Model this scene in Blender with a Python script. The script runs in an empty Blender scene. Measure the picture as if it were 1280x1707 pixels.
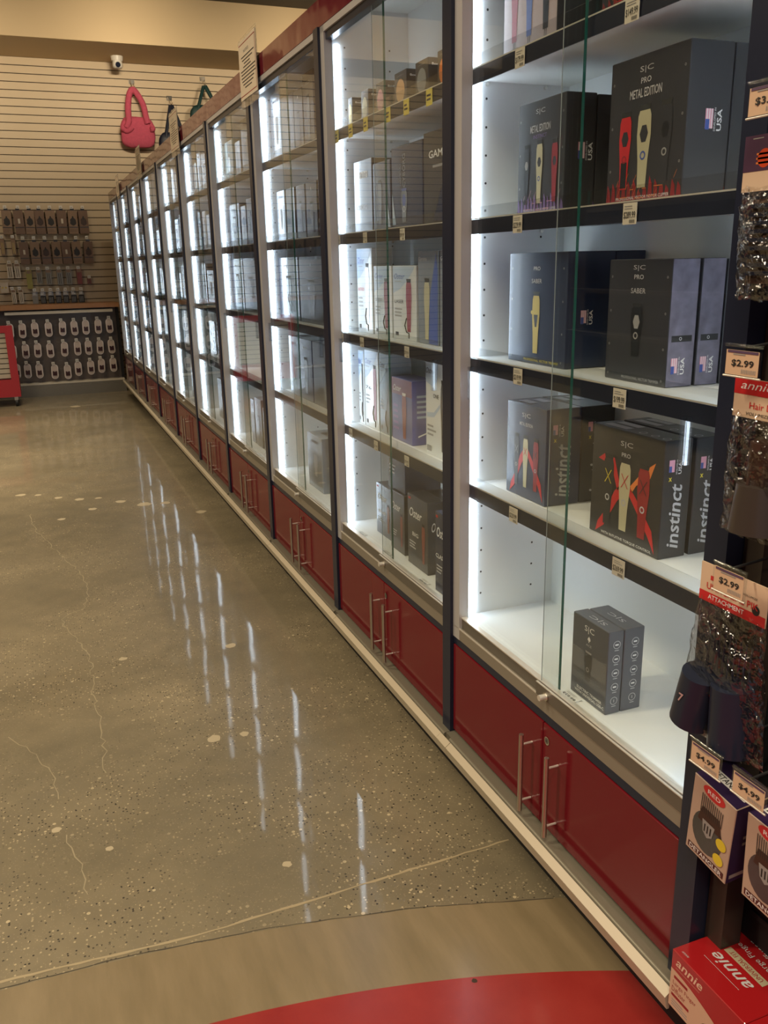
import bpy, math, random
from mathutils import Vector, Matrix
S = bpy.context.scene
COL = S.collection
R = random.Random(7)
EYE = 1.38

# ------------------------------------------------------------------ camera
FPX, YAW, PIT, ROL = 1437.3, .3752, .2819, -.0205
cd = bpy.data.cameras.new('camera'); cam = bpy.data.objects.new('camera', cd); COL.objects.link(cam)
F = Vector((math.sin(YAW)*math.cos(PIT), math.cos(YAW)*math.cos(PIT), -math.sin(PIT)))
Rt = Vector((math.cos(YAW), -math.sin(YAW), 0)); U = Rt.cross(F)
R2 = Rt*math.cos(ROL)+U*math.sin(ROL); U2 = -Rt*math.sin(ROL)+U*math.cos(ROL)
M4 = Matrix.Identity(4)
for i in range(3):
    M4[i][0], M4[i][1], M4[i][2] = R2[i], U2[i], -F[i]
M4[2][3] = EYE
cam.matrix_world = M4
cd.sensor_fit = 'VERTICAL'; cd.sensor_height = 36; cd.sensor_width = 27
cd.lens = FPX/1707*36; cd.clip_start = .02; cd.clip_end = 100
S.camera = cam
# ------------------------------------------------------------------ light
S.view_settings.view_transform = 'Standard'; S.view_settings.look = 'None'
S.view_settings.exposure = 0; S.view_settings.gamma = 1; S.view_settings.use_curve_mapping = False
S.cycles.transparent_max_bounces = 32
S.cycles.max_bounces = 8
S.cycles.sample_clamp_indirect = 6
LED_STRENGTH = 15
AMBIENT = .22
w = bpy.data.worlds.new('World'); S.world = w; w.use_nodes = True
bg = w.node_tree.nodes['Background']; bg.inputs[0].default_value = (.76, .84, 1, 1); bg.inputs[1].default_value = AMBIENT
WARM = (1, .81, .56)
def area(name, loc, size, energy, color=WARM, spread=180, aim=None):
    l = bpy.data.lights.new(name, 'AREA'); l.shape = 'RECTANGLE'; l.size, l.size_y = size
    l.energy = energy; l.color = color; l.spread = math.radians(spread)
    o = bpy.data.objects.new(name, l); COL.objects.link(o); o.location = loc
    if aim:
        o.rotation_euler = (Vector(aim)-Vector(loc)).to_track_quat('-Z', 'Y').to_euler()
    return o
LIGHTS = [  # ceiling strip lamps of the shop, over the aisle and further left and behind
    ((-.07, 8.8, 3.96), (1.15, .22), 14, 80, None),
    ((-1.9, 4.4, 3.96), (1.15, .15), 95, 150, None),
    ((-1.9, 7.0, 3.96), (1.15, .15), 80, 85, None),
    ((-1.9, 1.8, 3.96), (1.15, .15), 95, 170, None),
    ((-.6, -.6, 3.96), (1.15, .15), 60, 130, None),
    ((-1.4, -2.6, 3.96), (1.15, .15), 60, 150, None),
]
for x in (-2.6, -.7, 1.2, 3.1):   # added lights without fixtures, to brighten the bulkhead and upper back wall
    area('added_wall_light', (x, 7.6, 3.5), (.6, .1), 8.5, WARM, 62, (x, 10.9, 3.25))
for i, (loc, sz, e, sp, aim) in enumerate(LIGHTS):
    if e: area('ceiling_lamp_light', loc, sz, e, WARM, sp, aim)

# ------------------------------------------------------------------ materials
MATS = {}
def mat(name, color=(.8, .8, .8), rough=.5, metal=0, spec=.5, emit=0, coat=0, coat_rough=.05, bump=0, bscale=60, var=0, vscale=8):
    if name in MATS: return MATS[name]
    m = bpy.data.materials.new(name); m.use_nodes = True; n = m.node_tree.nodes; l = m.node_tree.links
    b = n['Principled BSDF']
    b.inputs['Base Color'].default_value = (*color, 1); b.inputs['Roughness'].default_value = rough
    b.inputs['Metallic'].default_value = metal; b.inputs['Specular IOR Level'].default_value = spec
    b.inputs['Coat Weight'].default_value = coat; b.inputs['Coat Roughness'].default_value = coat_rough
    if emit:
        b.inputs['Emission Color'].default_value = (*color, 1); b.inputs['Emission Strength'].default_value = emit
    tc = n.new('ShaderNodeTexCoord')
    if var:
        t = n.new('ShaderNodeTexNoise'); t.inputs['Scale'].default_value = vscale; t.inputs['Detail'].default_value = 4
        l.new(tc.outputs['Object'], t.inputs['Vector'])
        mx = n.new('ShaderNodeMix'); mx.data_type = 'RGBA'
        mx.inputs[6].default_value = (*[c*(1-var) for c in color], 1); mx.inputs[7].default_value = (*[min(1, c*(1+var)) for c in color], 1)
        l.new(t.outputs['Fac'], mx.inputs[0]); l.new(mx.outputs[2], b.inputs['Base Color'])
    if bump:
        t = n.new('ShaderNodeTexNoise'); t.inputs['Scale'].default_value = bscale; t.inputs['Detail'].default_value = 2
        l.new(tc.outputs['Object'], t.inputs['Vector'])
        bp = n.new('ShaderNodeBump'); bp.inputs['Strength'].default_value = bump; bp.inputs['Distance'].default_value = .01
        l.new(t.outputs['Fac'], bp.inputs['Height']); l.new(bp.outputs[0], b.inputs['Normal'])
        if coat: l.new(bp.outputs[0], b.inputs['Coat Normal'])
    MATS[name] = m
    return m
def clear(name, tint=(1, 1, 1), base=.04, rough=.0, wrinkle=0, wscale=30, gain=1.0):
    """thin clear sheet: lets light straight through, mirrors more at a grazing angle"""
    if name in MATS: return MATS[name]
    m = bpy.data.materials.new(name); m.use_nodes = True; n = m.node_tree.nodes; l = m.node_tree.links
    n.remove(n['Principled BSDF']); out = n['Material Output']
    tr = n.new('ShaderNodeBsdfTransparent'); tr.inputs[0].default_value = (*tint, 1)
    gl = n.new('ShaderNodeBsdfGlossy'); gl.inputs['Roughness'].default_value = rough
    lw = n.new('ShaderNodeLayerWeight'); lw.inputs[0].default_value = .5
    p = n.new('ShaderNodeMath'); p.operation = 'POWER'; p.inputs[1].default_value = 5
    q = n.new('ShaderNodeMath'); q.operation = 'MULTIPLY_ADD'; q.inputs[1].default_value = (1-base)*gain; q.inputs[2].default_value = base; q.use_clamp = True
    l.new(lw.outputs['Facing'], p.inputs[0]); l.new(p.outputs[0], q.inputs[0])
    mx = n.new('ShaderNodeMixShader'); l.new(q.outputs[0], mx.inputs[0]); l.new(tr.outputs[0], mx.inputs[1]); l.new(gl.outputs[0], mx.inputs[2])
    if wrinkle:
        tc = n.new('ShaderNodeTexCoord'); t = n.new('ShaderNodeTexNoise'); t.inputs['Scale'].default_value = wscale
        l.new(tc.outputs['Object'], t.inputs['Vector'])
        bp = n.new('ShaderNodeBump'); bp.inputs['Strength'].default_value = wrinkle; bp.inputs['Distance'].default_value = .01
        l.new(t.outputs['Fac'], bp.inputs['Height']); l.new(bp.outputs[0], gl.inputs['Normal']); l.new(bp.outputs[0], lw.inputs['Normal'])
    l.new(mx.outputs[0], out.inputs[0]); MATS[name] = m
    return m

alu = mat('brushed_aluminium', (.55, .55, .57), .38, .35)
alu_l = mat('aluminium_shaded_ledge', (.32, .29, .24), .35, .4)  # frame aluminium again, with the bottom rail's shade put into its colour
alu_d = mat('aluminium_dark', (.17, .155, .13), .4, .4)  # darker still for the shaded rail face; also on channel and lock
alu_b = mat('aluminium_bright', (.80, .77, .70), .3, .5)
black = mat('black_plastic', (.016, .021, .042), .28, 0, .35)
blackm = mat('black_matte', (.01, .01, .012), .6)
rail_m = mat('price_rail_black', (.016, .020, .036), .3, 0, .3)
white_lam = mat('white_laminate', (.82, .84, .85), .35)
white_mat = mat('white_board', (.84, .86, .85), .5)
red_gloss = mat('red_gloss_laminate', (.15, .010, .016), .10, 0, .28)
red_head = mat('red_gloss_header', (.14, .016, .026), .08, 0, .35, bump=.35, bscale=5)
cream = mat('cream_enamel', (.50, .44, .33), .35, var=.04)
base_m = mat('olive_grey_metal', (.21, .195, .15), .4, .3)
steel = mat('handle_steel', (.55, .50, .44), .3, .95)
hole_m = mat('shelf_hole', (.03, .03, .03), .8)
chrome = mat('chrome', (.8, .78, .74), .12, 1)
glass = clear('door_glass', (.965, .985, .975), .045)
acryl = clear('clear_acrylic', (.95, .96, .97), .10, .05)
film = clear('crinkled_film', (.93, .92, .90), .12, .10, .8, 60, 1.4)
blister = clear('clear_blister', (.9, .9, .9), .08, .1)
gedge = mat('glass_edge_green', (.015, .10, .075), .15)
led = mat('led_strip', (.74, .85, 1.0), .5, emit=LED_STRENGTH)
paper = mat('label_paper', (.62, .57, .48), .6)
paper_y = mat('label_yellow', (.62, .52, .10), .6)
ink = mat('ink_black', (.02, .02, .02), .6)
ink_g = mat('ink_grey', (.30, .30, .30), .5)
ink_lg = mat('ink_light_grey', (.5, .5, .52), .35)
ink_w = mat('ink_white', (.82, .82, .82), .5)
ink_r = mat('ink_red', (.55, .02, .025), .4)
ink_dr = mat('ink_dark_red', (.28, .015, .02), .4)
ink_y = mat('ink_yellow', (.75, .62, .04), .4)
ink_o = mat('ink_orange', (.75, .22, .05), .4)
ink_p = mat('ink_purple', (.22, .14, .38), .4)
ink_pk = mat('ink_pink', (.75, .35, .45), .4)
ink_b = mat('ink_blue', (.06, .10, .35), .4)
gold = mat('foil_gold', (.62, .46, .13), .3, .6)
champ = mat('foil_champagne', (.62, .58, .38), .3, .3)
box_black = mat('carton_black', (.022, .023, .027), .28, coat=.3, coat_rough=.12)
box_navy = mat('carton_navy', (.022, .036, .085), .25, coat=.4, coat_rough=.12)
box_grey = mat('carton_grey', (.07, .078, .10), .3, coat=.5, coat_rough=.1)
box_char = mat('carton_charcoal', (.042, .043, .05), .3, coat=.4, coat_rough=.1)
box_white = mat('carton_white', (.68, .71, .72), .35, coat=.3)
box_silver = mat('carton_silver', (.30, .34, .40), .25, .4)
box_blue = mat('carton_violet_blue', (.09, .10, .30), .3, coat=.3)
box_lblue = mat('carton_pale_blue', (.42, .52, .66), .35)
box_maroon = mat('carton_maroon', (.16, .03, .05), .35)
box_red = mat('carton_red', (.34, .010, .013), .3, coat=.4)
box_green = mat('carton_green', (.03, .12, .10), .35)
grad_side = mat('carton_brushed_violet', (.17, .16, .22), .35, var=.6, vscale=45)
kraft = mat('card_kraft', (.19, .12, .085), .7, var=.2, vscale=25)
kraft_l = mat('card_kraft_light', (.27, .18, .12), .7, var=.15, vscale=25)
hair = mat('hair_dark', (.012, .009, .008), .5)
hair_b = mat('hair_brown', (.045, .02, .014), .5)

# ------------------------------------------------------------------ mesh builder
_T = {}
def text_geo(s, shear=0., bold=0.):
    k = (s, shear, bold)
    if k not in _T:
        c = bpy.data.curves.new('t', 'FONT'); c.body = s; c.resolution_u = 2; c.shear = shear; c.offset = bold
        c.fill_mode = 'FRONT'
        o = bpy.data.objects.new('t', c); me = bpy.data.meshes.new_from_object(o)
        vs = [tuple(v.co) for v in me.vertices]; fs = [tuple(p.vertices) for p in me.polygons]
        bpy.data.objects.remove(o); bpy.data.curves.remove(c); bpy.data.meshes.remove(me)
        x0 = min(v[0] for v in vs); x1 = max(v[0] for v in vs); y0 = min(v[1] for v in vs); y1 = max(v[1] for v in vs)
        _T[k] = ([((v[0]-(x0+x1)/2), (v[1]-(y0+y1)/2)) for v in vs], fs, x1-x0, y1-y0)
    return _T[k]
class Face:
    """a flat face: origin at its lower left, u to the right, v up, n outwards"""
    def __init__(s, o, u, v, n): s.o, s.u, s.v, s.n = Vector(o), Vector(u), Vector(v), Vector(n)
    def p(s, a, b, e=.0004): return s.o+s.u*a+s.v*b+s.n*e
def front(x, y, z, e=0): return Face((x, y, z), (0, -1, 0), (0, 0, 1), (-1, 0, 0))
def side(x, y, z): return Face((x, y, z), (1, 0, 0), (0, 0, 1), (0, -1, 0))
def top(x, y, z): return Face((x, y, z), (0, -1, 0), (1, 0, 0), (0, 0, 1))
class MB:
    def __init__(s): s.v = []; s.f = []; s.m = []; s.mats = []; s.sm = []
    def mi(s, m):
        if m not in s.mats: s.mats.append(m)
        return s.mats.index(m)
    def add(s, vs, fs, m, smooth=False):
        o = len(s.v); s.v += [tuple(v) for v in vs]; i = s.mi(m)
        for f in fs: s.f.append(tuple(a+o for a in f)); s.m.append(i); s.sm.append(smooth)
        return s
    def box(s, x0, x1, y0, y1, z0, z1, m, rim=None):
        x0, x1 = sorted((x0, x1)); y0, y1 = sorted((y0, y1)); z0, z1 = sorted((z0, z1))
        v = [(x, y, z) for x in (x0, x1) for y in (y0, y1) for z in (z0, z1)]
        big = [(0, 1, 3, 2), (4, 6, 7, 5)]; oth = [(0, 4, 5, 1), (2, 3, 7, 6), (0, 2, 6, 4), (1, 5, 7, 3)]
        if rim: s.add(v, big, m); s.add(v, oth, rim)
        else: s.add(v, big+oth, m)
        return s
    def bevbox(s, x0, x1, y0, y1, z0, z1, m, b=.002):
        x0, x1 = sorted((x0, x1)); y0, y1 = sorted((y0, y1)); z0, z1 = sorted((z0, z1))
        v = []; 
        for z, i in ((z0, b), (z0+b, 0), (z1-b, 0), (z1, b)):
            a0, a1, c0, c1 = x0+i, x1-i, y0+i, y1-i
            v += [(a0+b, c0, z), (a1-b, c0, z), (a1, c0+b, z), (a1, c1-b, z), (a1-b, c1, z), (a0+b, c1, z), (a0, c1-b, z), (a0, c0+b, z)]
        f = [tuple(range(7, -1, -1)), tuple(range(24, 32))]
        for r in range(3):
            for k in range(8):
                a = r*8+k; c = r*8+(k+1) % 8; f.append((a, c, c+8, a+8))
        s.add(v, f, m); return s
    def poly(s, face, pts, m, e=.0004):
        ar = sum(pts[i][0]*pts[(i+1) % len(pts)][1]-pts[(i+1) % len(pts)][0]*pts[i][1] for i in range(len(pts)))
        if ar < 0: pts = pts[::-1]
        s.add([face.p(a, b, e) for a, b in pts], [tuple(range(len(pts)))], m); return s
    def rect(s, face, a0, a1, b0, b1, m, e=.0004): return s.poly(face, [(a0, b0), (a1, b0), (a1, b1), (a0, b1)], m, e)
    def disc(s, face, a, b, r, m, e=.0006, rb=None, n=18, r_in=None):
        rb = rb or r
        o = [(a+r*math.cos(t*2*math.pi/n), b+rb*math.sin(t*2*math.pi/n)) for t in range(n)]
        if r_in:
            i = [(a+(p[0]-a)*r_in, b+(p[1]-b)*r_in) for p in o]
            s.add([face.p(x, y, e) for x, y in o+i], [(k, (k+1) % n, n+(k+1) % n, n+k) for k in range(n)], m)
        else: s.poly(face, o, m, e)
        return s
    def text(s, face, txt, a, b, h, m, w=None, rot=0, shear=0., bold=0., e=.0007):
        vs, fs, tw, th = text_geo(txt, shear, bold)
        ky = h/th; kx = (w/tw) if w else ky; c, q = math.cos(rot), math.sin(rot)
        s.add([face.p(a+x*kx*c-y*ky*q, b+x*kx*q+y*ky*c, e) for x, y in vs], fs, m); return s
    def lines(s, face, a0, a1, b0, b1, n, m, rnd=R, fill=.45):
        st = (b1-b0)/n
        for k in range(n):
            L = (a1-a0)*(.65+.35*rnd.random()); s.rect(face, a0, a0+L, b1-(k+1)*st+st*(1-fill)/2, b1-(k+1)*st+st*(1+fill)/2, m, .0006)
        return s
    def cyl(s, p0, p1, r, m, n=12, r1=None, cap=True):
        p0, p1 = Vector(p0), Vector(p1); d = (p1-p0).normalized(); a = d.orthogonal().normalized(); b = d.cross(a)
        r1 = r if r1 is None else r1
        v = [p0+(a*math.cos(t)+b*math.sin(t))*r for t in [k*2*math.pi/n for k in range(n)]]
        v += [p1+(a*math.cos(t)+b*math.sin(t))*r1 for t in [k*2*math.pi/n for k in range(n)]]
        s.add(v, [(k, (k+1) % n, n+(k+1) % n, n+k) for k in range(n)], m, True)
        if cap: s.add(v, [tuple(range(n-1, -1, -1)), tuple(range(n, 2*n))], m)
        return s
    def tube(s, pts, rad, m, n=10, flat=1.0):
        pts = [Vector(p) for p in pts]; rad = rad if isinstance(rad, (list, tuple)) else [rad]*len(pts)
        v = []; prev = None
        for i, p in enumerate(pts):
            d = (pts[min(i+1, len(pts)-1)]-pts[max(i-1, 0)]).normalized()
            a = d.orthogonal().normalized() if prev is None else (prev-d*prev.dot(d)).normalized()
            prev = a; b = d.cross(a)
            v += [p+(a*math.cos(t)+b*math.sin(t)*flat)*rad[i] for t in [k*2*math.pi/n for k in range(n)]]
        f = [(i*n+k, i*n+(k+1) % n, (i+1)*n+(k+1) % n, (i+1)*n+k) for i in range(len(pts)-1) for k in range(n)]
        s.add(v, f, m, True); s.add(v, [tuple(range(n-1, -1, -1)), tuple(range(len(v)-n, len(v)))], m); return s
    def prism(s, prof, y0, y1, m):
        """profile in x,z run along y"""
        n = len(prof); v = [(x, y0, z) for x, z in prof]+[(x, y1, z) for x, z in prof]
        s.add(v, [(k, (k+1) % n, n+(k+1) % n, n+k) for k in range(n)]+[tuple(range(n-1, -1, -1)), tuple(range(n, 2*n))], m); return s
    def build(s, name, parent=None, loc=None, **props):
        me = bpy.data.meshes.new(name); me.from_pydata(s.v, [], s.f)
        for m in s.mats: me.materials.append(m)
        me.polygons.foreach_set('material_index', s.m); me.polygons.foreach_set('use_smooth', s.sm); me.update()
        o = bpy.data.objects.new(name, me); COL.objects.link(o)
        if parent: o.parent = parent
        if loc: o.location = loc
        for k, v in props.items(): o[k] = v
        return o
def empty(name, loc, **props):
    o = bpy.data.objects.new(name, None); COL.objects.link(o); o.location = loc; o.empty_display_size = .05
    for k, v in props.items(): o[k] = v
    return o
def kids(o): return [c for c in o.children]
def dup(o, parent=None):
    c = o.copy(); COL.objects.link(c)
    if parent: c.parent = parent
    for k in kids(o): dup(k, c)
    return c
ORD = ['first', 'second', 'third', 'fourth', 'fifth', 'sixth', 'seventh', 'eighth', 'ninth', 'tenth', 'eleventh', 'twelfth']
def tag(o, label, cat, group=None):
    o['label'] = label; o['category'] = cat
    if group: o['group'] = group
    return o

# ------------------------------------------------------------------ the room
def floor_material():
    m = bpy.data.materials.new('polished_concrete'); m.use_nodes = True; n = m.node_tree.nodes; l = m.node_tree.links
    b = n['Principled BSDF']; tc = n.new('ShaderNodeTexCoord'); obj = tc.outputs['Object']
    def noise(sc, det=3, rough=.55, vec=None):
        t = n.new('ShaderNodeTexNoise'); t.inputs['Scale'].default_value = sc; t.inputs['Detail'].default_value = det; t.inputs['Roughness'].default_value = rough
        l.new(vec or obj, t.inputs['Vector']); return t.outputs['Fac']
    def ramp(src, stops, interp='LINEAR'):
        r = n.new('ShaderNodeValToRGB'); cr = r.color_ramp; cr.interpolation = interp
        while len(cr.elements) < len(stops): cr.elements.new(.5)
        for e, (p, c) in zip(cr.elements, stops): e.position = p; e.color = (*c, 1) if isinstance(c, tuple) else (c, c, c, 1)
        l.new(src, r.inputs[0]); return r.outputs[0]
    def mix(f, a, c):
        x = n.new('ShaderNodeMix'); x.data_type = 'RGBA'
        for s_, i in ((f, 0), (a, 6), (c, 7)):
            if isinstance(s_, (tuple, float, int)): x.inputs[i].default_value = (*s_, 1) if isinstance(s_, tuple) else s_
            else: l.new(s_, x.inputs[i])
        return x.outputs[2]
    def math_(op, a, b_=0., c_=0.):
        x = n.new('ShaderNodeMath'); x.operation = op
        for s_, i in ((a, 0), (b_, 1), (c_, 2)):
            if isinstance(s_, (int, float)): x.inputs[i].default_value = s_
            else: l.new(s_, x.inputs[i])
        return x.outputs[0]
    base = ramp(noise(1.1, 5, .6), [(.30, (.16, .138, .09)), (.5, (.225, .19, .122)), (.72, (.285, .24, .155))])
    base = mix(ramp(noise(9, 4), [(.35, 0), (.75, .35)]), base, (.11, .095, .068))
    # aggregate: pale and dark flecks, denser in worn patches
    def flecks(sc, thr, vary):
        v = n.new('ShaderNodeTexVoronoi'); v.inputs['Scale'].default_value = sc; l.new(obj, v.inputs['Vector'])
        d = math_('LESS_THAN', v.outputs['Distance'], thr)
        sp = n.new('ShaderNodeSeparateColor'); l.new(v.outputs['Color'], sp.inputs[0])
        return d, sp.outputs[0], sp.outputs[1]
    dens = ramp(noise(2.2, 2), [(.38, .12), (.56, 1)])
    d, r1, r2 = flecks(120, .30, 1)
    pale = math_('MULTIPLY', math_('MULTIPLY', d, math_('GREATER_THAN', r1, .76)), dens)
    dark = math_('MULTIPLY', math_('MULTIPLY', d, math_('LESS_THAN', r1, .20)), dens)
    base = mix(pale, base, (.46, .38, .24)); base = mix(dark, base, (.035, .03, .024))
    d2, q1, q2 = flecks(48, .22, 1)
    base = mix(math_('MULTIPLY', math_('MULTIPLY', d2, math_('GREATER_THAN', q1, .88)), dens), base, (.50, .42, .27))
    d3, s1, s2 = flecks(260, .33, 1)
    base = mix(math_('MULTIPLY', math_('MULTIPLY', d3, math_('GREATER_THAN', s1, .80)), .55), base, (.34, .28, .18))
    # painted disc and its troweled border
    sep = n.new('ShaderNodeSeparateXYZ'); l.new(obj, sep.inputs[0])
    def dist(cx, cy):
        dx = math_('SUBTRACT', sep.outputs[0], cx); dy = math_('SUBTRACT', sep.outputs[1], cy)
        return math_('SQRT', math_('ADD', math_('MULTIPLY', dx, dx), math_('MULTIPLY', dy, dy)))
    inband = math_('LESS_THAN', dist(-.297, -2.1316), 3.713)
    inred = math_('LESS_THAN', dist(-.060, -1.194), 2.543)
    mp = n.new('ShaderNodeMapping'); mp.inputs['Scale'].default_value = (7, 1.2, 1); mp.inputs['Rotation'].default_value = (0, 0, .35); l.new(obj, mp.inputs[0])
    band = ramp(noise(2.5, 5, .6, mp.outputs[0]), [(.3, (.20, .155, .088)), (.7, (.27, .21, .125))])
    scr = ramp(noise(14, 6, .8, mp.outputs[0]), [(.66, 0), (.70, .35), (.74, 0)])
    band = mix(scr, band, (.10, .08, .05))
    redc = ramp(noise(5, 6, .7), [(.3, (.27, .020, .018)), (.7, (.34, .034, .028))])
    redc = mix(ramp(noise(60, 6, .8), [(.66, 0), (.72, .4)]), redc, (.62, .22, .17))
    base = mix(inband, base, band); base = mix(inred, base, redc)
    l.new(base, b.inputs['Base Color'])
    b.inputs['Specular IOR Level'].default_value = .3
    rr = ramp(noise(3, 4), [(.3, .42), (.7, .55)]); l.new(rr, b.inputs['Roughness'])
    b.inputs['Coat Weight'].default_value = .55
    cr = math_('MULTIPLY_ADD', noise(6, 4), .05, .015)
    cr = math_('MULTIPLY_ADD', inband, .16, cr); l.new(cr, b.inputs['Coat Roughness'])
    bp = n.new('ShaderNodeBump'); bp.inputs['Strength'].default_value = .07; bp.inputs['Distance'].default_value = .01
    l.new(noise(4.5, 2), bp.inputs['Height']); l.new(bp.outputs[0], b.inputs['Coat Normal'])
    return m
fm = MB(); fm.add([(-8, -3, 0), (4.6, -3, 0), (4.6, 10.95, 0), (-8, 10.95, 0)], [(0, 1, 2, 3)], floor_material())
floor = fm.build('floor', kind='structure')
joint_m = mat('joint_pale', (.38, .31, .19), .6)
crack_m = mat('crack_pale', (.33, .28, .18), .6)
def ribbon(pts, wid, m, name, jit=.004, step=.03, z=.0004):
    b = MB(); P = []
    for (x0, y0), (x1, y1) in zip(pts, pts[1:]):
        L = math.hypot(x1-x0, y1-y0); k = max(1, int(L/step))
        for i in range(k): t = i/k; P.append((x0+(x1-x0)*t+R.uniform(-jit, jit), y0+(y1-y0)*t+R.uniform(-jit, jit)))
    P.append(pts[-1])
    v = []; n_ = len(P)
    for i, (x, y) in enumerate(P):
        a = P[max(i-1, 0)]; c = P[min(i+1, n_-1)]; d = Vector((c[0]-a[0], c[1]-a[1])).normalized(); ww = wid*(.5+.8*R.random())/2
        v += [(x-d.y*ww, y+d.x*ww, z), (x+d.y*ww, y-d.x*ww, z)]
    b.add(v, [(2*i+1, 2*i+3, 2*i+2, 2*i) for i in range(n_-1)], m); return b.build(name, floor)
ribbon([(-1.5, 1.625), (-.22, 1.605), (.17, 1.575), (.55, 1.583), (.94, 1.59)], .006, joint_m, 'saw_joint', .0015)
ribbon([(-.9, 1.55), (-.22, 1.585), (.01, 1.575), (.32, 1.535), (.64, 1.465), (.93, 1.372)], .0025, mat('joint_dark', (.06, .05, .035), .7), 'border_joint', .0012)
ribbon([(-.15, 5.3), (-.12, 4.92), (-.05, 4.6), (.08, 4.05), (.09, 3.83), (.05, 3.62), (-.04, 3.54), (-.01, 3.4), (.05, 3.12), (.04, 2.85), (.05, 2.6), (.04, 2.3)], .0032, crack_m, 'crack', .009)
ribbon([(-.22, 2.62), (-.14, 2.48), (-.10, 2.33), (-.09, 2.22)], .0028, crack_m, 'crack', .006)
ribbon([(-.08, 2.05), (-.05, 1.92), (-.04, 1.8)], .0028, crack_m, 'crack', .006)
def blob(x, y, r, ry=None, m=None):
    b = MB(); n_ = 12; b.add([(x+r*(.8+.4*R.random())*math.cos(k*2*math.pi/n_), y+(ry or r)*(.8+.4*R.random())*math.sin(k*2*math.pi/n_), .0004) for k in range(n_)], [tuple(range(n_))], m)
    return b.build('patch_spot', floor)
patch_m = mat('patch_filler', (.46, .39, .26), .6)
for x, y, r in ((.31, 9.5, .05), (-.2, 5.8, .03), (-.10, 5.75, .02), (.02, 5.62, .025), (.14, 5.52, .03), (.25, 5.5, .02), (.20, 5.25, .025), (.02, 5.1, .022), (.37, 5.35, .032), (.50, 5.22, .04), (.62, 5.2, .03), (.78, 4.9, .03), (.36, 2.36, .022), (.16, 3.05, .015), (.55, 3.0, .02), (.45, 2.35, .014), (-.10, 2.08, .012), (.41, 1.72, .011), (.02, 1.95, .01)):
    blob(x, y, r, None, patch_m)
blob(.66, 1.235, .006, None, mat('chip_dark', (.05, .03, .02), .8))

slat_c = mat('slatwall_cream', (.56, .45, .30), .5, var=.05, vscale=3)
groove_m = mat('slat_groove', (.05, .035, .025), .8)
wb = MB(); wb.box(-7, 4.6, 10.91, 10.95, 0, 3.7, groove_m)
g = 3.483; zs = [3.566]
while g > .0: zs.append(g); g -= .0815
zs.append(0)
for a, c in zip(zs, zs[1:]):
    wb.box(-7, 4.6, 10.90, 10.911, c+.0045, a-.0045, slat_c)
wb.build('wall_back', kind='structure')
MB().box(-3.8, -3.7, -3, 10.9, 0, 4.02, mat('left_wall_paint', (.10, .085, .07), .7)).build('wall_left', kind='structure')
MB().box(4.6, 4.7, -3, 10.95, 0, 4.02, mat('side_wall_paint', (.30, .25, .18), .7)).build('wall_right', kind='structure')
cream_wall = mat('bulkhead_cream', (.62, .48, .29), .7, var=.03, vscale=2)
MB().box(-8, 4.6, 9.99, 10.95, 3.565, 4.03, cream_wall).build('trim_1', kind='structure')
MB().box(-8, 4.7, -3, 10.95, 4.02, 4.1, mat('ceiling_dark', (.085, .072, .055), .8)).build('ceiling', kind='structure')
lamp_body = mat('lamp_white', (.7, .68, .62), .5)
for i, (loc, sz, e, sp, aim) in enumerate(LIGHTS):
    if e and not aim:
        t = empty('ceiling_lamp', (loc[0], loc[1], 4.02), label='long slim ceiling strip lamp, %s of those above the shop floor' % ORD[i], category='lamp', group='ceiling strip lamps')
        MB().box(-.6, .6, -.07, .07, -.045, 0, lamp_body).build('housing', t)

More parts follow.
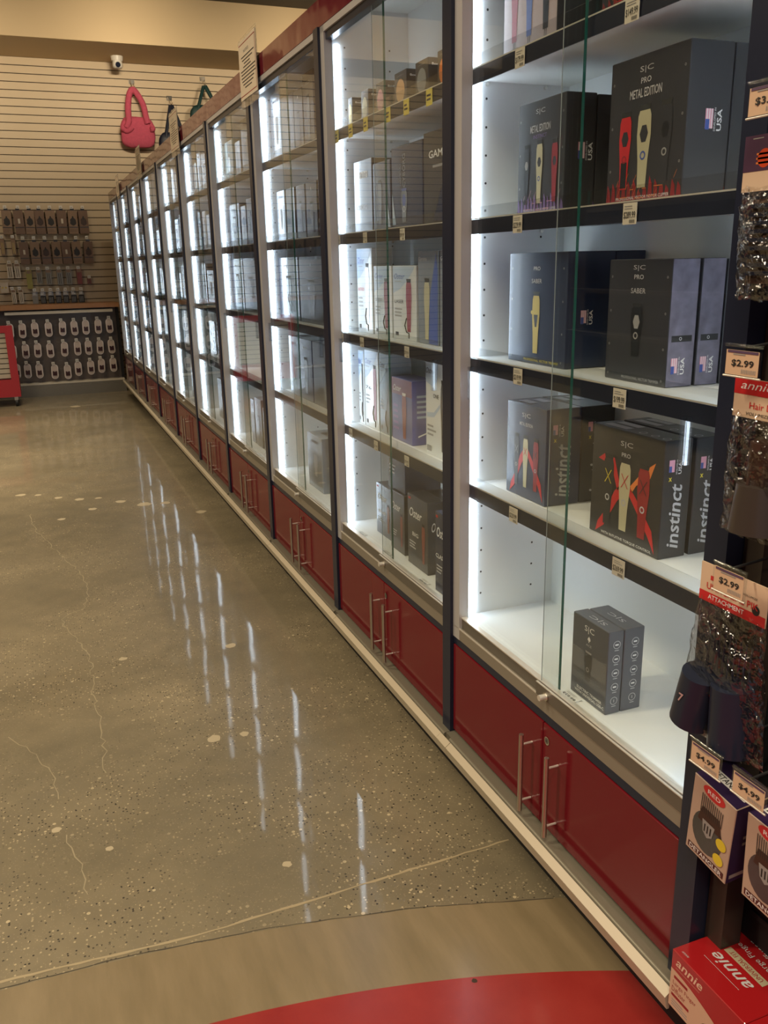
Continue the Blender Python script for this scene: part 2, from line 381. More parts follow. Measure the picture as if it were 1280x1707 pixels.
# ------------------------------------------------------------------ display cabinets
BAY, X0, YF = .914, .908, 1.8386
SHELVES = [1.772, 1.467, 1.161, .855]; DECK = .505
BN = ['nearest', 'second', 'third', 'fourth', 'fifth', 'sixth', 'seventh', 'eighth', 'ninth', 'farthest']
def make_cabinet():
    t = empty('display_cabinet', (X0, YF, 0)); W = BAY
    m = MB(); m.box(.03, .30, -.004, -.0002, .48, 2.13, white_lam)
    f = Face((0, -.004, 0), (1, 0, 0), (0, 0, 1), (0, -1, 0))
    for px in (.076, .224):
        for k in range(26):
            z = .56+k*.058
            if all(abs(z-s_) > .02 for s_ in SHELVES) and z < 2.05: m.disc(f, px, z, .0028, hole_m, n=8)
    m.build('side_panel', t)
    MB().box(.03, .30, -.9136, -.872, .48, 2.13, white_lam).build('side_panel', t)
    m = MB(); m.box(.288, .30, -.872, -.004, .48, 2.13, white_mat)
    f = front(.288, -.004, 0)
    for k in range(5): m.disc(f, .40, .68+k*.305, .003, hole_m, n=8)
    m.build('back_panel', t)
    MB().box(.02, .30, -.872, -.004, 2.118, 2.137, white_mat).build('top_panel', t)
    MB().box(.02, .288, -.872, -.004, .485, DECK, white_mat).build('deck', t)
    m = MB()
    m.box(.0, .014, -.035, -.001, .455, 2.061, alu); m.box(.014, .026, -.035, -.031, .5, 2.03, alu); m.box(.018, .028, -.031, -.001, .5, 2.03, alu_b)
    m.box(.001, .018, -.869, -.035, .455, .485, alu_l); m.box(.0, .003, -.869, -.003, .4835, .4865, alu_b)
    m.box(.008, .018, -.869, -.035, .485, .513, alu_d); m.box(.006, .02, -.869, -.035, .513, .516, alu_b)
    m.box(.0, .018, -.869, -.001, 2.043, 2.061, alu); m.box(.006, .03, -.869, -.035, 2.022, 2.043, rail_m)
    m.build('frame', t)
    MB().box(-.008, .03, -.914, -.8695, .172, 2.062, black).build('post', t, label='glossy black post')
    MB().box(.002, .02, -.869, -.001, .435, .455, black).build('black_rail', t)
    MB().box(.0, .02, -.9135, -.0005, 2.063, 2.137, red_head).build('header', t, label='glossy dark red header')
    m = MB(); m.box(.03, .30, -.9135, -.0005, .18, .44, mat('carcass', (.2, .2, .2), .6)); m.build('base_box', t)
    m = MB(); m.box(-.020, .3, -.9130, -.001, .150, .178, base_m); m.cyl((-.020, -.9130, .170), (-.020, -.030, .170), .008, base_m, 10)
    m.build('base_deck', t)
    MB().box(.05, .08, -.9139, -.0001, .0, .15, blackm).build('toe_kick', t)
    MB().prism([(-.0345, .181), (-.049, .170), (-.043, .143), (-.038, .143), (-.034, .168)], -.9135, -.057, cream).prism([(-.0345, .181), (-.049, .170), (-.043, .143), (-.038, .143), (-.034, .168)], -.055, -.0002, cream).build('kick_plate', t, label='cream kick plate')
    for (y0, y1, hy) in ((-.003, -.4325, -.3936), (-.4355, -.866, -.4956)):
        d = MB().bevbox(0, .018, y0, y1, .186, .432, red_gloss, .0012).build('cupboard_door', t, label='glossy dark red door')
        m = MB(); m.cyl((-.028, hy, .197), (-.028, hy, .387), .0055, steel, 14)
        for z in (.222, .362): m.cyl((-.028, hy, z), (.0, hy, z), .0026, alu_b, 8)
        m.build('handle', d, label='steel bar handle')
        if y0 < -.1:
            f = front(0, -.4516, .396); m = MB(); m.disc(f, 0, 0, .0095, chrome, .0012, n=20); m.disc(f, 0, 0, .0065, alu_d, .0016, n=16); m.rect(f, -.001, .001, -.003, .003, blackm, .002)
            m.build('cam_lock', d)
    for k, (y0, y1, x) in enumerate(((-.032, -.4536, .021), (-.409, -.869, .008))):
        gm = MB().box(x, x+.005, y1, y0, .512, 2.03, glass)
        if k == 0: gm.box(x-.0002, x+.0052, y1-.001, y1, .512, 2.03, gedge)
        else: gm.box(x-.0002, x+.0015, y0, y0+.0006, .512, 2.03, mat('glass_edge_grey', (.30, .36, .35), .2))
        gl = gm.build('glass_door', t, label='clear sliding glass pane')
        yy = -.05 if k == 0 else -.79
        m = MB()
        for a0, a1, b0, b1 in ((0, .004, 1.070, 1.145), (.011, .015, 1.070, 1.145), (0, .015, 1.070, 1.075), (0, .015, 1.140, 1.145)):
            m.box(x-.011, x-.001, yy-a1, yy-a0, b0, b1, acryl)
        m.build('finger_pull', gl)
        if k == 1:
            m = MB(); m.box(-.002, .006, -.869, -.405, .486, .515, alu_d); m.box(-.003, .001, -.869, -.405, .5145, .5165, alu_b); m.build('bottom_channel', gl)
            m = MB(); m.cyl((-.005, -.445, .498), (-.002, -.445, .498), .0095, chrome, 18); m.cyl((-.02, -.445, .498), (-.005, -.445, .498), .0065, alu_b, 14); m.build('slide_lock', gl)
    for z in SHELVES:
        s_ = MB().box(.036, .286, -.872, -.004, z-.018, z, white_mat).build('shelf', t)
        MB().prism([(.031, z-.031), (.034, z-.031), (.036, z-.002), (.032, z)], -.870, -.004, rail_m).build('price_rail', s_, label='black price rail')
        m = MB(); m.box(.033, .0345, -.868, -.002, z, z+.026, acryl); m.box(.0325, .035, -.868, -.002, z+.0005, z+.003, alu_b); m.build('clear_lip', s_, label='clear plastic lip')  # bright bar along the lip imitates its glossy edge highlight
        for px in (.076, .224): MB().cyl((px, -.004, z-.024), (px, -.009, z-.024), .004, chrome, 8).build('shelf_pin', s_)
    for y0, y1 in ((-.009, -.004), (-.872, -.868)):
        MB().box(.042, .058, y0, y1, DECK+.004, 2.016, led).build('led_strip', t, label='lit white strip light')
    return t
cab0 = make_cabinet()
cabs = [cab0]
for i in range(1, 10):
    c = dup(cab0); c.location.y = YF+BAY*i; cabs.append(c)
for i, c in enumerate(cabs):
    nm = ['nearest to the camera', 'second from the camera', 'third from the camera', 'fourth from the camera', 'fifth from the camera', 'sixth from the camera', 'seventh from the camera', 'eighth from the camera', 'ninth from the camera', 'farthest, at the back wall'][i]
    tag(c, 'lit glass display cabinet over dark red cupboard doors, '+nm, 'display cabinet', 'row of lit glass display cabinets')
def yfar(bay): return YF+BAY*(bay-1)

# ------------------------------------------------------------------ product boxes
SHN = {1: 'top shelf', 2: 'second shelf', 3: 'third shelf', 4: 'fourth shelf', 5: 'bottom deck'}
SHZ = {1: 1.772, 2: 1.467, 3: 1.161, 4: .855, 5: DECK}
def carton(name, x, y0, y1, z, h, d, base, sidem=None, topm=None, art=None, label='', cat='box', group=None, bev=.0012, kx=0):
    """box whose front faces the aisle; y0 is its left (far) edge, y1 its right edge"""
    w_ = y0-y1; m = MB(); m.bevbox(0, d, -w_, 0, 0, h, base, bev)
    fr = front(0, 0, 0); sd = side(0, -w_, 0); tp = top(0, 0, h)
    if sidem: m.rect(sd, bev, d-bev, bev, h-bev, sidem, .0002)
    if topm: m.rect(tp, bev, w_-bev, bev, d-bev, topm, .0002)
    if art: art(m, fr, sd, tp, w_, h, d)
    o = m.build(name, None, (x, y0, z)); tag(o, label, cat, group); return o
def clipper(m, f, cx, b0, w_, h, body, head=None, lens=None, ring=None, blade=None):
    """clipper picture: tapered handle, wide head, dark blade"""
    body_p = [(cx-.30*w_, b0), (cx+.30*w_, b0), (cx+.36*w_, b0+.35*h), (cx+.5*w_, b0+.68*h), (cx+.46*w_, b0+.93*h), (cx+.36*w_, b0+h), (cx-.36*w_, b0+h), (cx-.46*w_, b0+.93*h), (cx-.5*w_, b0+.68*h), (cx-.36*w_, b0+.35*h)]
    m.poly(f, body_p, body, .0008)
    if blade: m.poly(f, [(cx-.34*w_, b0+h), (cx+.34*w_, b0+h), (cx+.42*w_, b0+1.07*h), (cx-.42*w_, b0+1.07*h)], blade, .0007)
    if lens: m.disc(f, cx, b0+.70*h, w_*.30, lens, .0010, w_*.42, 6)
    if ring: m.disc(f, cx, b0+.42*h, w_*.2, ring, .0012, None, 14, .6)
def usa(m, sd, a, b, s_, light=True):
    m.rect(sd, a, a+.45*s_, b+.1*s_, b+.95*s_, ink_pk, .0008)
    for k in range(3): m.rect(sd, a+.07*s_+k*.14*s_, a+.12*s_+k*.14*s_, b+.1*s_, b+.95*s_, ink_w, .0010)
    m.rect(sd, a, a+.24*s_, b+.05*s_, b+.5*s_, ink_b, .0012)
    m.text(sd, 'DEVELOPED IN', a+.56*s_, b+.5*s_, .10*s_, ink_w, 1.0*s_, math.pi/2)
    m.text(sd, 'USA', a+.82*s_, b+.48*s_, .28*s_, ink_w, .95*s_, math.pi/2, bold=.02)
def art_metal(m, f, sd, tp, w_, h, d, trio=True):
    c = w_*.48
    m.text(f, 'S|C', c, h*.90, .011, ink_lg, .034); 
    if not trio: m.text(f, 'PRO', c, h*.83, .009, ink_lg, .026, bold=.01)
    m.text(f, 'METAL EDITION', c, h*(.75 if not trio else .76), .014, ink_lg, .075 if trio else .082, bold=.012)
    if trio: m.text(f, 'INSTINCT', c, h*.69, .007, ink_p, .05)
    rr = random.Random(5); glow = (ink_p, ink_pk) if trio else (ink_dr, ink_o)
    n_ = 14
    for k in range(n_):
        a0 = w_*k/n_; hh = h*(.10+.09*rr.random())
        m.poly(f, [(a0+.001, .001), (a0+w_/n_, .001), (a0+w_/n_*.8, hh*.7), (a0+w_/n_*.3, hh)], glow[0], .0005)
    for k in range(16):
        a0 = w_*rr.random()*.93; b0 = h*(.02+.14*rr.random()); L = .010+.012*rr.random(); an = rr.choice((0, 1.05, -1.05))
        dx, dy = math.cos(an), math.sin(an)
        m.poly(f, [(a0, b0), (a0+L*dx, b0+abs(L*dy)), (a0+L*dx, b0+abs(L*dy)+.0012), (a0, b0+.0012)], glow[1], .0009)
    m.text(f, 'PROFESSIONAL VECTOR MOTOR CLIPPER', w_*.5, h*.045, .005, ink_w, w_*.7)
    if trio:
        clipper(m, f, w_*.20, h*.10, .022, h*.50, box_black, None, ink_g, None, ink)
        clipper(m, f, w_*.48, h*.10, .024, h*.52, champ, None, box_char, ink_b, ink)
        clipper(m, f, w_*.80, h*.10, .022, h*.50, ink_dr, None, box_char, None, ink)
    else:
        clipper(m, f, w_*.24, h*.11, .032, h*.50, ink_r, None, box_char, ink_dr, ink); m.rect(f, w_*.24-.008, w_*.24+.008, h*.12, h*.30, box_black, .0011)
        clipper(m, f, w_*.49, h*.11, .036, h*.52, champ, None, box_char, ink_b, ink)
        clipper(m, f, w_*.76, h*.11, .032, h*.52, box_char, None, box_black, ink_g, ink)
    for a, b in ((.05, .85), (.05, .55), (.05, .25), (.95, .85), (.95, .55), (.95, .25)): m.disc(f, a*w_, b*h, .0022, ink_g, .0006, n=8, r_in=.5)
    usa(m, sd, d*.42, h*.44, .034)
def art_saber(m, f, sd, tp, w_, h, d, goldy=True):
    c = w_*.5
    if not goldy: m.text(f, 'S|C', c, h*.93, .010, ink_lg, .032)
    m.text(f, 'PRO', c, h*(.86 if goldy else .86), .008, ink_lg, .026, bold=.01)
    m.text(f, 'SABER', c, h*.75, .009, ink_lg, .040)
    if goldy:
        clipper(m, f, w_*.5, h*.10, .030, h*.52, gold, None, None, None, ink)
        m.poly(f, [(c-.008, h*.45), (c+.008, h*.45), (c+.004, h*.34), (c-.003, h*.34)], box_char, .001); m.disc(f, c-.016, h*.47, .004, gold, .001)
    else:
        clipper(m, f, w_*.5, h*.22, .032, h*.40, box_black, None, ink_g, ink_g, ink)
    for a in (.06, .94):
        for b in (.86, .58, .30, .05): m.disc(f, a*w_, b*h, .0022, ink_g, .0006, n=8, r_in=.5)
    m.text(f, 'PROFESSIONAL VECTOR TRIMMER', w_*.6, h*.035, .005, ink_y if goldy else ink_lg, w_*.6)
    if goldy: usa(m, sd, d*.3, h*.38, .03)
def art_saber_side(m, f, sd, tp, w_, h, d):
    art_saber(m, f, sd, tp, w_, h, d, False)
    m.rect(sd, .001, d-.001, .001, h-.001, grad_side, .0003); m.rect(sd, d*.12, d*.88, h*.36, h*.41, box_black, .0006); m.disc(sd, d*.45, h*.385, .003, ink_lg, .0009, n=10, r_in=.6)
    usa(m, sd, d*.16, h*.10, .030)
def art_instinct(m, f, sd, tp, w_, h, d, big=False):
    m.text(f, 'S|C', w_*.5, h*.88, .012, ink_lg, .036)
    m.text(f, 'PRO' if big else 'METAL EDITION', w_*.5, h*.79, .008, ink_lg, .026 if big else .055, bold=.01)
    m.poly(f, [(w_*.10, h*.02), (w_*.22, h*.10), (w_*.40, h*.36), (w_*.50, h*.46), (w_*.44, h*.52), (w_*.36, h*.45), (w_*.25, h*.26), (w_*.13, h*.12)], ink_r, .0005)
    m.poly(f, [(w_*.95, h*.03), (w_*.85, h*.16), (w_*.62, h*.40), (w_*.52, h*.50), (w_*.56, h*.54), (w_*.70, h*.42), (w_*.90, h*.22)], ink_r, .0005)
    if big:
        m.poly(f, [(w_*.10, h*.70), (w_*.20, h*.76), (w_*.34, h*.74), (w_*.44, h*.50), (w_*.40, h*.46), (w_*.30, h*.66), (w_*.22, h*.68)], ink_r, .0005)
        m.poly(f, [(w_*.90, h*.80), (w_*.84, h*.66), (w_*.66, h*.56), (w_*.60, h*.48), (w_*.58, h*.54), (w_*.74, h*.70)], ink_o, .0005)
        xs = ((.26, box_black, ink_y), (.50, champ, ink_r), (.76, ink_dr, box_black)); ww = .034; hh = .60
        m.text(f, 'WITH INTUITIVE TORQUE CONTROL', w_*.55, h*.035, .006, ink_w, w_*.72)
        for k in (0, 1): m.rect(tp, w_*(.10+.0*k), w_*.42, d*(.15+.45*k), d*(.45+.45*k), ink_lg, .0006)
        for a in (.62, .78, .93): m.disc(tp, w_*a, d*.25, .008, ink_lg, .0006, n=12, r_in=.75)
    else:
        xs = ((.27, box_black, ink_g), (.50, champ, ink_r), (.76, ink_dr, box_black)); ww = .022; hh = .52
        for k in (0, 1): m.rect(tp, w_*.15, w_*.45, d*(.15+.4*k), d*(.40+.4*k), ink_lg, .0006)
    for a, bm, xm in xs:
        cx = a*w_; clipper(m, f, cx, h*.12, ww, h*hh, bm, None, None, ink_lg, ink)
        s_ = ww*.28; cy = h*(.12+hh*.74)
        for q in (1, -1): m.poly(f, [(cx-s_-.001, cy-q*s_*1.4), (cx-s_+.001, cy-q*s_*1.4), (cx+s_+.001, cy+q*s_*1.4), (cx+s_-.001, cy+q*s_*1.4)], xm, .0014)
    k = .030
    m.rect(sd, d*.18, d*.18+.012, h*.74, h*.84, ink_pk, .0008); m.rect(sd, d*.18, d*.18+.006, h*.74, h*.79, ink_b, .0010)
    m.text(sd, 'DEVELOPED IN', d*.18+.017, h*.78, .003, ink_w, .026, math.pi/2); m.text(sd, 'USA', d*.18+.024, h*.77, .007, ink_w, .022, math.pi/2, bold=.02)
    m.text(sd, 'x', d*.25, h*.68, .007, ink_y, .007, bold=.02)
    m.text(sd, 'instinct', d*.50, h*.36, d*.42, ink_lg, h*.56, math.pi/2, .25, .015)
def art_ace(m, f, sd, tp, w_, h, d):
    c = w_*.48
    m.text(f, 'S|C', c, h*.88, .016, ink_w, .032)
    m.disc(f, c, h*.775, .0045, ink_w, n=10); m.poly(f, [(c-.0055, h*.765), (c+.0055, h*.765), (c, h*.80+.002)], ink_w, .0007); m.rect(f, c-.001, c+.001, h*.735, h*.77, ink_w, .0007)
    m.rect(f, .002, w_-.002, h*.36, h*.60, mat('carton_painted_sheen', (.20, .21, .24), .22, .4, coat=.5), .0003); m.text(f, 'ACE', c, h*.70, .005, ink_lg, .018)  # paler front band paints in the strip light's reflection on the wrap
    clipper(m, f, c, h*.26, .026, h*.34, box_char, None, None, ink_g, ink_g)
    m.text(f, 'ELECTRIC TRIMMER', w_*.55, h*.115, .0065, ink_w, .085, bold=.015); m.text(f, 'WITH UNIVERSAL USB-C', w_*.55, h*.065, .0065, ink_w, .10, bold=.015)
    m.text(tp, 'S|C', w_*.52, d*.5, .014, ink_lg, .052, math.pi)
    for k in range(5):
        b = h*(.84-.17*k); m.disc(sd, d*.55, b, .0085, ink_lg, .0006, n=18, r_in=.86)
        m.rect(sd, d*.55-.004, d*.55+.004, b-.0015, b+.0015, ink_w, .0006) if k != 4 else m.text(sd, '1', d*.55, b, .006, ink_w)
        m.rect(sd, d*.55-.005, d*.55+.005, b-.0125, b-.011, ink_lg, .0006)
G1 = 'clipper and trimmer boxes in the nearest cabinet'
def c1(x, y0, y1, sh, h, d, base, art, label, **k):
    return carton('clipper_box', x, y0, y1, SHZ[sh]+.0005, h, d, base, art=art, label=label, group=G1, **k)
TR = lambda *a: art_metal(*a, trio=True)
BG = lambda *a: art_metal(*a, trio=False)
c1(.985, 1.693, 1.518, 2, .215, .068, box_char, TR, 'black METAL EDITION box with three trimmers and violet glow, left on second shelf, nearest cabinet')
c1(1.056, 1.693, 1.518, 2, .213, .068, box_char, TR, 'dark box hidden directly behind the violet METAL EDITION trimmer box, nearest cabinet')
c1(.985, 1.380, 1.180, 2, .232, .085, box_char, BG, 'large black METAL EDITION box with red and pale gold clippers above orange sparks')
c1(1.073, 1.380, 1.180, 2, .232, .085, box_char, BG, 'black box right behind the large METAL EDITION box with orange sparks')
c1(1.0, 1.745, 1.515, 3, .232, .112, box_navy, lambda *a: art_saber(*a), 'dark SABER box with one gold clipper, left on third shelf of nearest cabinet')
c1(1.114, 1.745, 1.515, 3, .232, .072, box_navy, None, 'plain dark box behind the gold SABER clipper box')
c1(1.0, 1.378, 1.205, 3, .215, .057, box_char, art_saber_side, 'charcoal SABER box with violet brushed side, front of pair, third shelf')
c1(1.063, 1.378, 1.205, 3, .215, .05, box_char, art_saber_side, 'charcoal box with violet brushed side, rear one of the SABER pair, third shelf')
c1(1.118, 1.378, 1.205, 3, .213, .05, box_char, art_saber_side, 'third charcoal SABER box, hindmost in the row on the third shelf')
c1(.996, 1.735, 1.567, 4, .215, .088, box_navy, lambda *a: art_instinct(*a), 'dark box with three trimmers over red X, left on fourth shelf, front one')
c1(1.086, 1.735, 1.567, 4, .215, .085, box_black, lambda *a: art_instinct(*a), 'dark box standing behind the left three-trimmer box with red X')
c1(.992, 1.392, 1.182, 4, .217, .060, box_black, lambda *a: art_instinct(*a, big=True), 'black box with three clippers on a big red X, front one on fourth shelf')
c1(1.061, 1.392, 1.182, 4, .217, .060, box_black, lambda *a: art_instinct(*a, big=True), 'black box with white script side, behind the big red X clipper box')
c1(.962, 1.389, 1.268, 5, .178, .035, box_grey, art_ace, 'grey electric trimmer box with price card in front, on bottom deck of nearest cabinet')
c1(.999, 1.387, 1.268, 5, .178, .047, box_grey, art_ace, 'grey electric trimmer box behind the front one, on bottom deck of nearest cabinet')
def art_trio(m, f, sd, tp, w_, h, d):
    m.rect(f, .002, w_-.002, .002, h-.002, mat('carton_pale_rose', (.42, .34, .34), .35), .0003)
    for a, mm in ((.22, ink_dr), (.50, ink_b), (.80, box_black)):
        clipper(m, f, w_*a, h*.16, .030, h*.7, mm, None, None, None, ink); m.rect(f, w_*a-.004, w_*a-.002, h*.08, h*.17, ink, .0007); m.rect(f, w_*a+.002, w_*a+.004, h*.08, h*.17, ink, .0007)
c1(.985, 1.764, 1.56, 1, .21, .10, box_char, art_trio, 'pale box with red, blue and black clippers, left on top shelf of nearest cabinet')
c1(.985, 1.42, 1.20, 1, .20, .10, box_char, BG, 'black clipper box, right on the top shelf of the nearest cabinet')

# price cards
def pricecard(x, y, z, w_, h, price, base, label, group='shelf edge price cards', lay=False):
    m = MB(); f = Face((0, 0, 0), (0, -1, 0), (0, 0, 1), (-1, 0, 0))
    m.box(0, .0008, -w_, 0, 0, h, base)
    if price:
        m.text(f, price, w_*.5, h*.42, h*.36, ink, w_*.84, bold=.006); m.lines(f, w_*.12, w_*.85, h*.68, h*.9, 2, ink_g, fill=.35)
        for k in range(9): m.rect(f, w_*(.5+.045*k), w_*(.52+.045*k), h*.06, h*.22, ink, .0006)
    else: m.lines(f, w_*.15, w_*.85, h*.25, h*.75, 2, ink, fill=.5)
    o = m.build('price_card', None, (x, y, z)); tag(o, label, 'price card', group)
    if lay: o.rotation_euler = (0, math.radians(88), math.radians(0))
    return o
XR = X0+.0295
for (y, sh, p) in ((1.63, 1, '$179.99'), (1.285, 1, '$149.99'), (1.625, 2, '$229.99'), (1.262, 2, '$289.99'), (1.610, 3, '$219.99'), (1.262, 3, '$199.99'), (1.615, 4, '$229.99'), (1.237, 4, '$269.99')):
    k = 'left' if y > 1.45 else 'right'
    pricecard(XR-.0015, y, SHZ[sh]-.035, .036, .034, p, paper, '%s price card on the %s edge of the nearest cabinet, %s one' % (p, SHN[sh], k))
m_ = pricecard(.925, 1.385, DECK+.002, .05, .030, '$59.99', mat('card_white', (.75, .75, .72), .6), '$59.99 price card lying on white deck before grey trimmer boxes', lay=True)

# second cabinet
G2 = 'boxes in the second cabinet'
def c2(name, x, y0, y1, sh, h, d, base, art, label, **k):
    return carton(name, x, y0, y1, SHZ[sh]+.0005, h, d, base, art=art, label=label, group=G2, **k)
def art_cyborg(word, tri=None):
    def a(m, f, sd, tp, w_, h, d):
        m.text(f, word, w_*.55, h*.80, .020, ink_w, w_*.45, bold=.01)
        m.text(f, 'CYBORG', w_*.42, h*.36, .014, ink_lg, w_*.55)
    return a
def art_cyb2(m, f, sd, tp, w_, h, d):
    m.text(f, 'CYBORG', w_*.42, h*.70, .018, ink_g, h*.40, math.pi/2); m.text(f, 'GAMMA+', w_*.30, h*.66, .007, ink_g, h*.28, math.pi/2)
    clipper(m, f, w_*.42, h*.08, w_*.20, h*.38, box_silver, None, ink_b, ink_lg, ink_b); m.poly(f, [(w_*.02, h*.06), (w_*.14, h*.06), (w_*.02, h*.45)], box_lblue, .0008)
def art_gam(m, f, sd, tp, w_, h, d):
    m.text(f, 'GAMMA+', w_*.6, h*.76, .018, ink_w, w_*.85, bold=.01); m.lines(f, w_*.3, w_*.9, h*.60, h*.66, 1, ink_g)
    m.poly(f, [(w_*.3, h*.05), (w_*.95, h*.05), (w_*.9, h*.5), (w_*.6, h*.44)], box_navy, .0006)
c2('clipper_box', .985, 2.698, 2.545, 2, .210, .11, box_char, art_cyborg('amma'), 'slate CYBORG box at the left end, second shelf of second cabinet')
c2('clipper_box', .985, 2.535, 2.40, 2, .190, .10, box_navy, lambda m, f, sd, tp, w_, h, d: (clipper(m, f, w_*.4, h*.1, .03, h*.6, box_silver, None, None, None, ink), m.poly(f, [(w_*.7, h*.05), (w_*.98, h*.05), (w_*.75, h*.6)], box_lblue, .0007)), 'dark box with silver clipper, second from left, second shelf of second cabinet')
c2('clipper_box', .985, 2.390, 2.180, 2, .215, .12, box_navy, art_cyb2, 'dark CYBORG box with upright lettering and silver blue trimmer, second cabinet')
c2('clipper_box', .985, 2.172, 1.985, 2, .225, .12, box_char, art_gam, 'slate GAMMA box against the black post, second shelf of second cabinet')
def art_oster(color=ink_b, clip=ink_dr, sub='', cx=.7, s='Oster'):
    def a(m, f, sd, tp, w_, h, d):
        n_ = 10
        m.poly(f, [(.002, h*.62), (.002, h-.002), (w_*.96, h-.002)]+[(w_*(.96-.96*t/n_), h*(.97-.33*math.sin(t/n_*1.5))) for t in range(1, n_)], box_lblue, .0004)
        m.text(f, s, w_*.30, h*.86, h*.075, color, w_*.46, 0, .3, .01); m.lines(f, w_*.1, w_*.5, h*.78, h*.80, 1, ink_g)
        clipper(m, f, w_*cx, h*.12, w_*.24, h*.66, clip, None, None, None, ink)
        m.tube([f.p(w_*(cx-.1), h*.30, .001), f.p(w_*(cx-.18), h*.2, .001), f.p(w_*(cx-.1), h*.11, .001), f.p(w_*cx, h*.1, .001), f.p(w_*cx, h*.03, .001)], .0015, ink)
        if sub: m.text(f, sub, w_*.28, h*.52, .010, ink_r if 'FAST' in sub else ink, w_*.40)
        m.lines(f, w_*.08, w_*.42, h*.30, h*.44, 3, ink_g); m.rect(f, w_*.1, w_*.24, h*.05, h*.10, ink, .0006)
    return a
c2('clipper_box', 1.0, 2.735, 2.600, 3, .262, .07, box_white, art_oster(ink_b, box_char, 'FAST FEED'), 'tall white FAST FEED clipper box beside the strip light, third shelf of second cabinet')
c2('clipper_box', 1.0, 2.585, 2.440, 3, .208, .07, box_white, art_oster(ink_b, ink_dr, 'SPEED'), 'white box with dark red clipper, left of the matching pair, second cabinet')
c2('clipper_box', 1.0, 2.430, 2.262, 3, .208, .07, box_white, art_oster(ink_b, ink_dr, 'LASER'), 'white box with dark red clipper, right of the matching pair, second cabinet')
def art_knife(m, f, sd, tp, w_, h, d):
    m.text(f, 'Gamma', w_*.25, h*.92, .010, ink_w, w_*.4)
    m.poly(f, [(w_*.55, .002), (w_*.98, .002), (w_*.98, h*.80), (w_*.90, h*.98), (w_*.72, h*.70), (w_*.60, h*.5)], ink_b, .0006)
    clipper(m, f, w_*.45, h*.05, w_*.28, h*.62, champ, None, None, None, box_char)
c2('clipper_box', 1.0, 2.247, 2.118, 3, .245, .08, box_silver, art_knife, 'silver and blue trimmer box right of the white pair, third shelf of second cabinet')
c2('clipper_box', 1.0, 2.108, 1.990, 3, .245, .08, box_silver, art_knife, 'silver and blue trimmer box cut off by the black post, third shelf')
c2('clipper_box', 1.0, 2.748, 2.693, 4, .245, .07, box_white, art_oster(ink_b, box_char), 'white clipper box nearest the strip light, fourth shelf of second cabinet')
c2('clipper_box', 1.0, 2.688, 2.565, 4, .252, .07, box_white, art_oster(ink_b, ink_dr, '76', .75), 'white box marked 76 with dark red clipper, fourth shelf of second cabinet')
c2('clipper_box', 1.0, 2.555, 2.465, 4, .252, .07, box_silver, art_oster(ink, box_char), 'grey clipper box behind the edge of the glass pane, fourth shelf')
def art_purple(m, f, sd, tp, w_, h, d):
    m.rect(f, .001, w_-.001, h*.74, h-.001, box_maroon, .0003); m.text(f, 'Oster', w_*.28, h*.84, .018, ink_w, w_*.40, 0, .3, .01)
    clipper(m, f, w_*.62, h*.06, w_*.22, h*.68, mat('clipper_rust', (.25, .06, .04), .4), None, None, None, ink_w)
    m.lines(f, w_*.08, w_*.4, h*.15, h*.6, 5, ink_p); m.lines(sd, d*.2, d*.9, h*.4, h*.8, 5, box_lblue)
    m.poly(sd, [(d*.25, h*.12), (d*.7, h*.18), (d*.7, h*.20), (d*.25, h*.145)], ink_w, .0008)
c2('clipper_box', 1.0, 2.452, 2.298, 4, .190, .075, box_blue, art_purple, 'violet blue box with maroon top band and rust clipper, second cabinet')
def art_one(m, f, sd, tp, w_, h, d):
    m.poly(f, [(.001, h*.78), (.001, h-.001), (w_*.6, h-.001), (w_*.55, h*.8), (w_*.3, h*.74)], box_lblue, .0004)
    m.text(f, 'Oster', w_*.22, h*.90, .016, ink, w_*.4, 0, .3, .01); m.text(f, 'ONE', w_*.50, h*.645, .012, ink, w_*.26, bold=.01)
    m.poly(f, [(w_*.05, h*.40), (w_*.4, h*.42), (w_*.7, h*.54), (w_*.7, h*.58), (w_*.4, h*.47), (w_*.05, h*.45)], box_lblue, .0005)
    clipper(m, f, w_*.84, h*.08, w_*.24, h*.70, box_char, None, None, None, ink); m.lines(f, w_*.08, w_*.5, h*.2, h*.34, 3, ink_g); m.rect(f, w_*.05, w_*.28, h*.04, h*.10, ink_g, .0006)
c2('clipper_box', 1.0, 2.200, 2.065, 4, .262, .07, box_white, art_one, 'tall white box marked ONE with black clipper, fourth shelf of second cabinet')
def art_osterblue(sub='', sw=.6):
    def a(m, f, sd, tp, w_, h, d):
        m.text(f, 'Oster', w_*.42, h*.76, h*.13, ink_w, w_*.62, 0, .3, .012)
        m.rect(f, w_*.06, w_*.18, h*.93, h*.96, ink_r, .0006)
        if sub: m.text(f, sub, w_*.40, h*.46, .012, ink_w, w_*sw, bold=.015)
        m.lines(f, w_*.1, w_*.5, h*.24, h*.36, 3, ink_lg); clipper(m, f, w_*.80, h*.12, w_*.16, h*.52, mat('clipper_rust', (.25, .06, .04), .4), None, None, None, ink)
        m.text(sd, 'Oster', d*.6, h*.66, h*.13, ink_w, d*.75, 0, .3, .012)
    return a
c2('clipper_box', 1.000, 2.605, 2.475, 5, .172, .05, box_navy, art_osterblue('FINISHER', .5), 'blue FINISHER trimmer box at far left on bottom deck of second cabinet')
c2('clipper_box', .982, 2.435, 2.325, 5, .190, .075, box_char, art_osterblue(), 'shiny dark box with another on top, bottom deck of second cabinet')
carton('clipper_box', .990, 2.470, 2.335, DECK+.1915, .115, .12, box_navy, art=lambda m, f, sd, tp, w_, h, d: m.lines(f, w_*.1, w_*.5, h*.4, h*.7, 3, ink_lg), label='dark blue box stacked on top of the shiny box, bottom deck of second cabinet', group=G2)
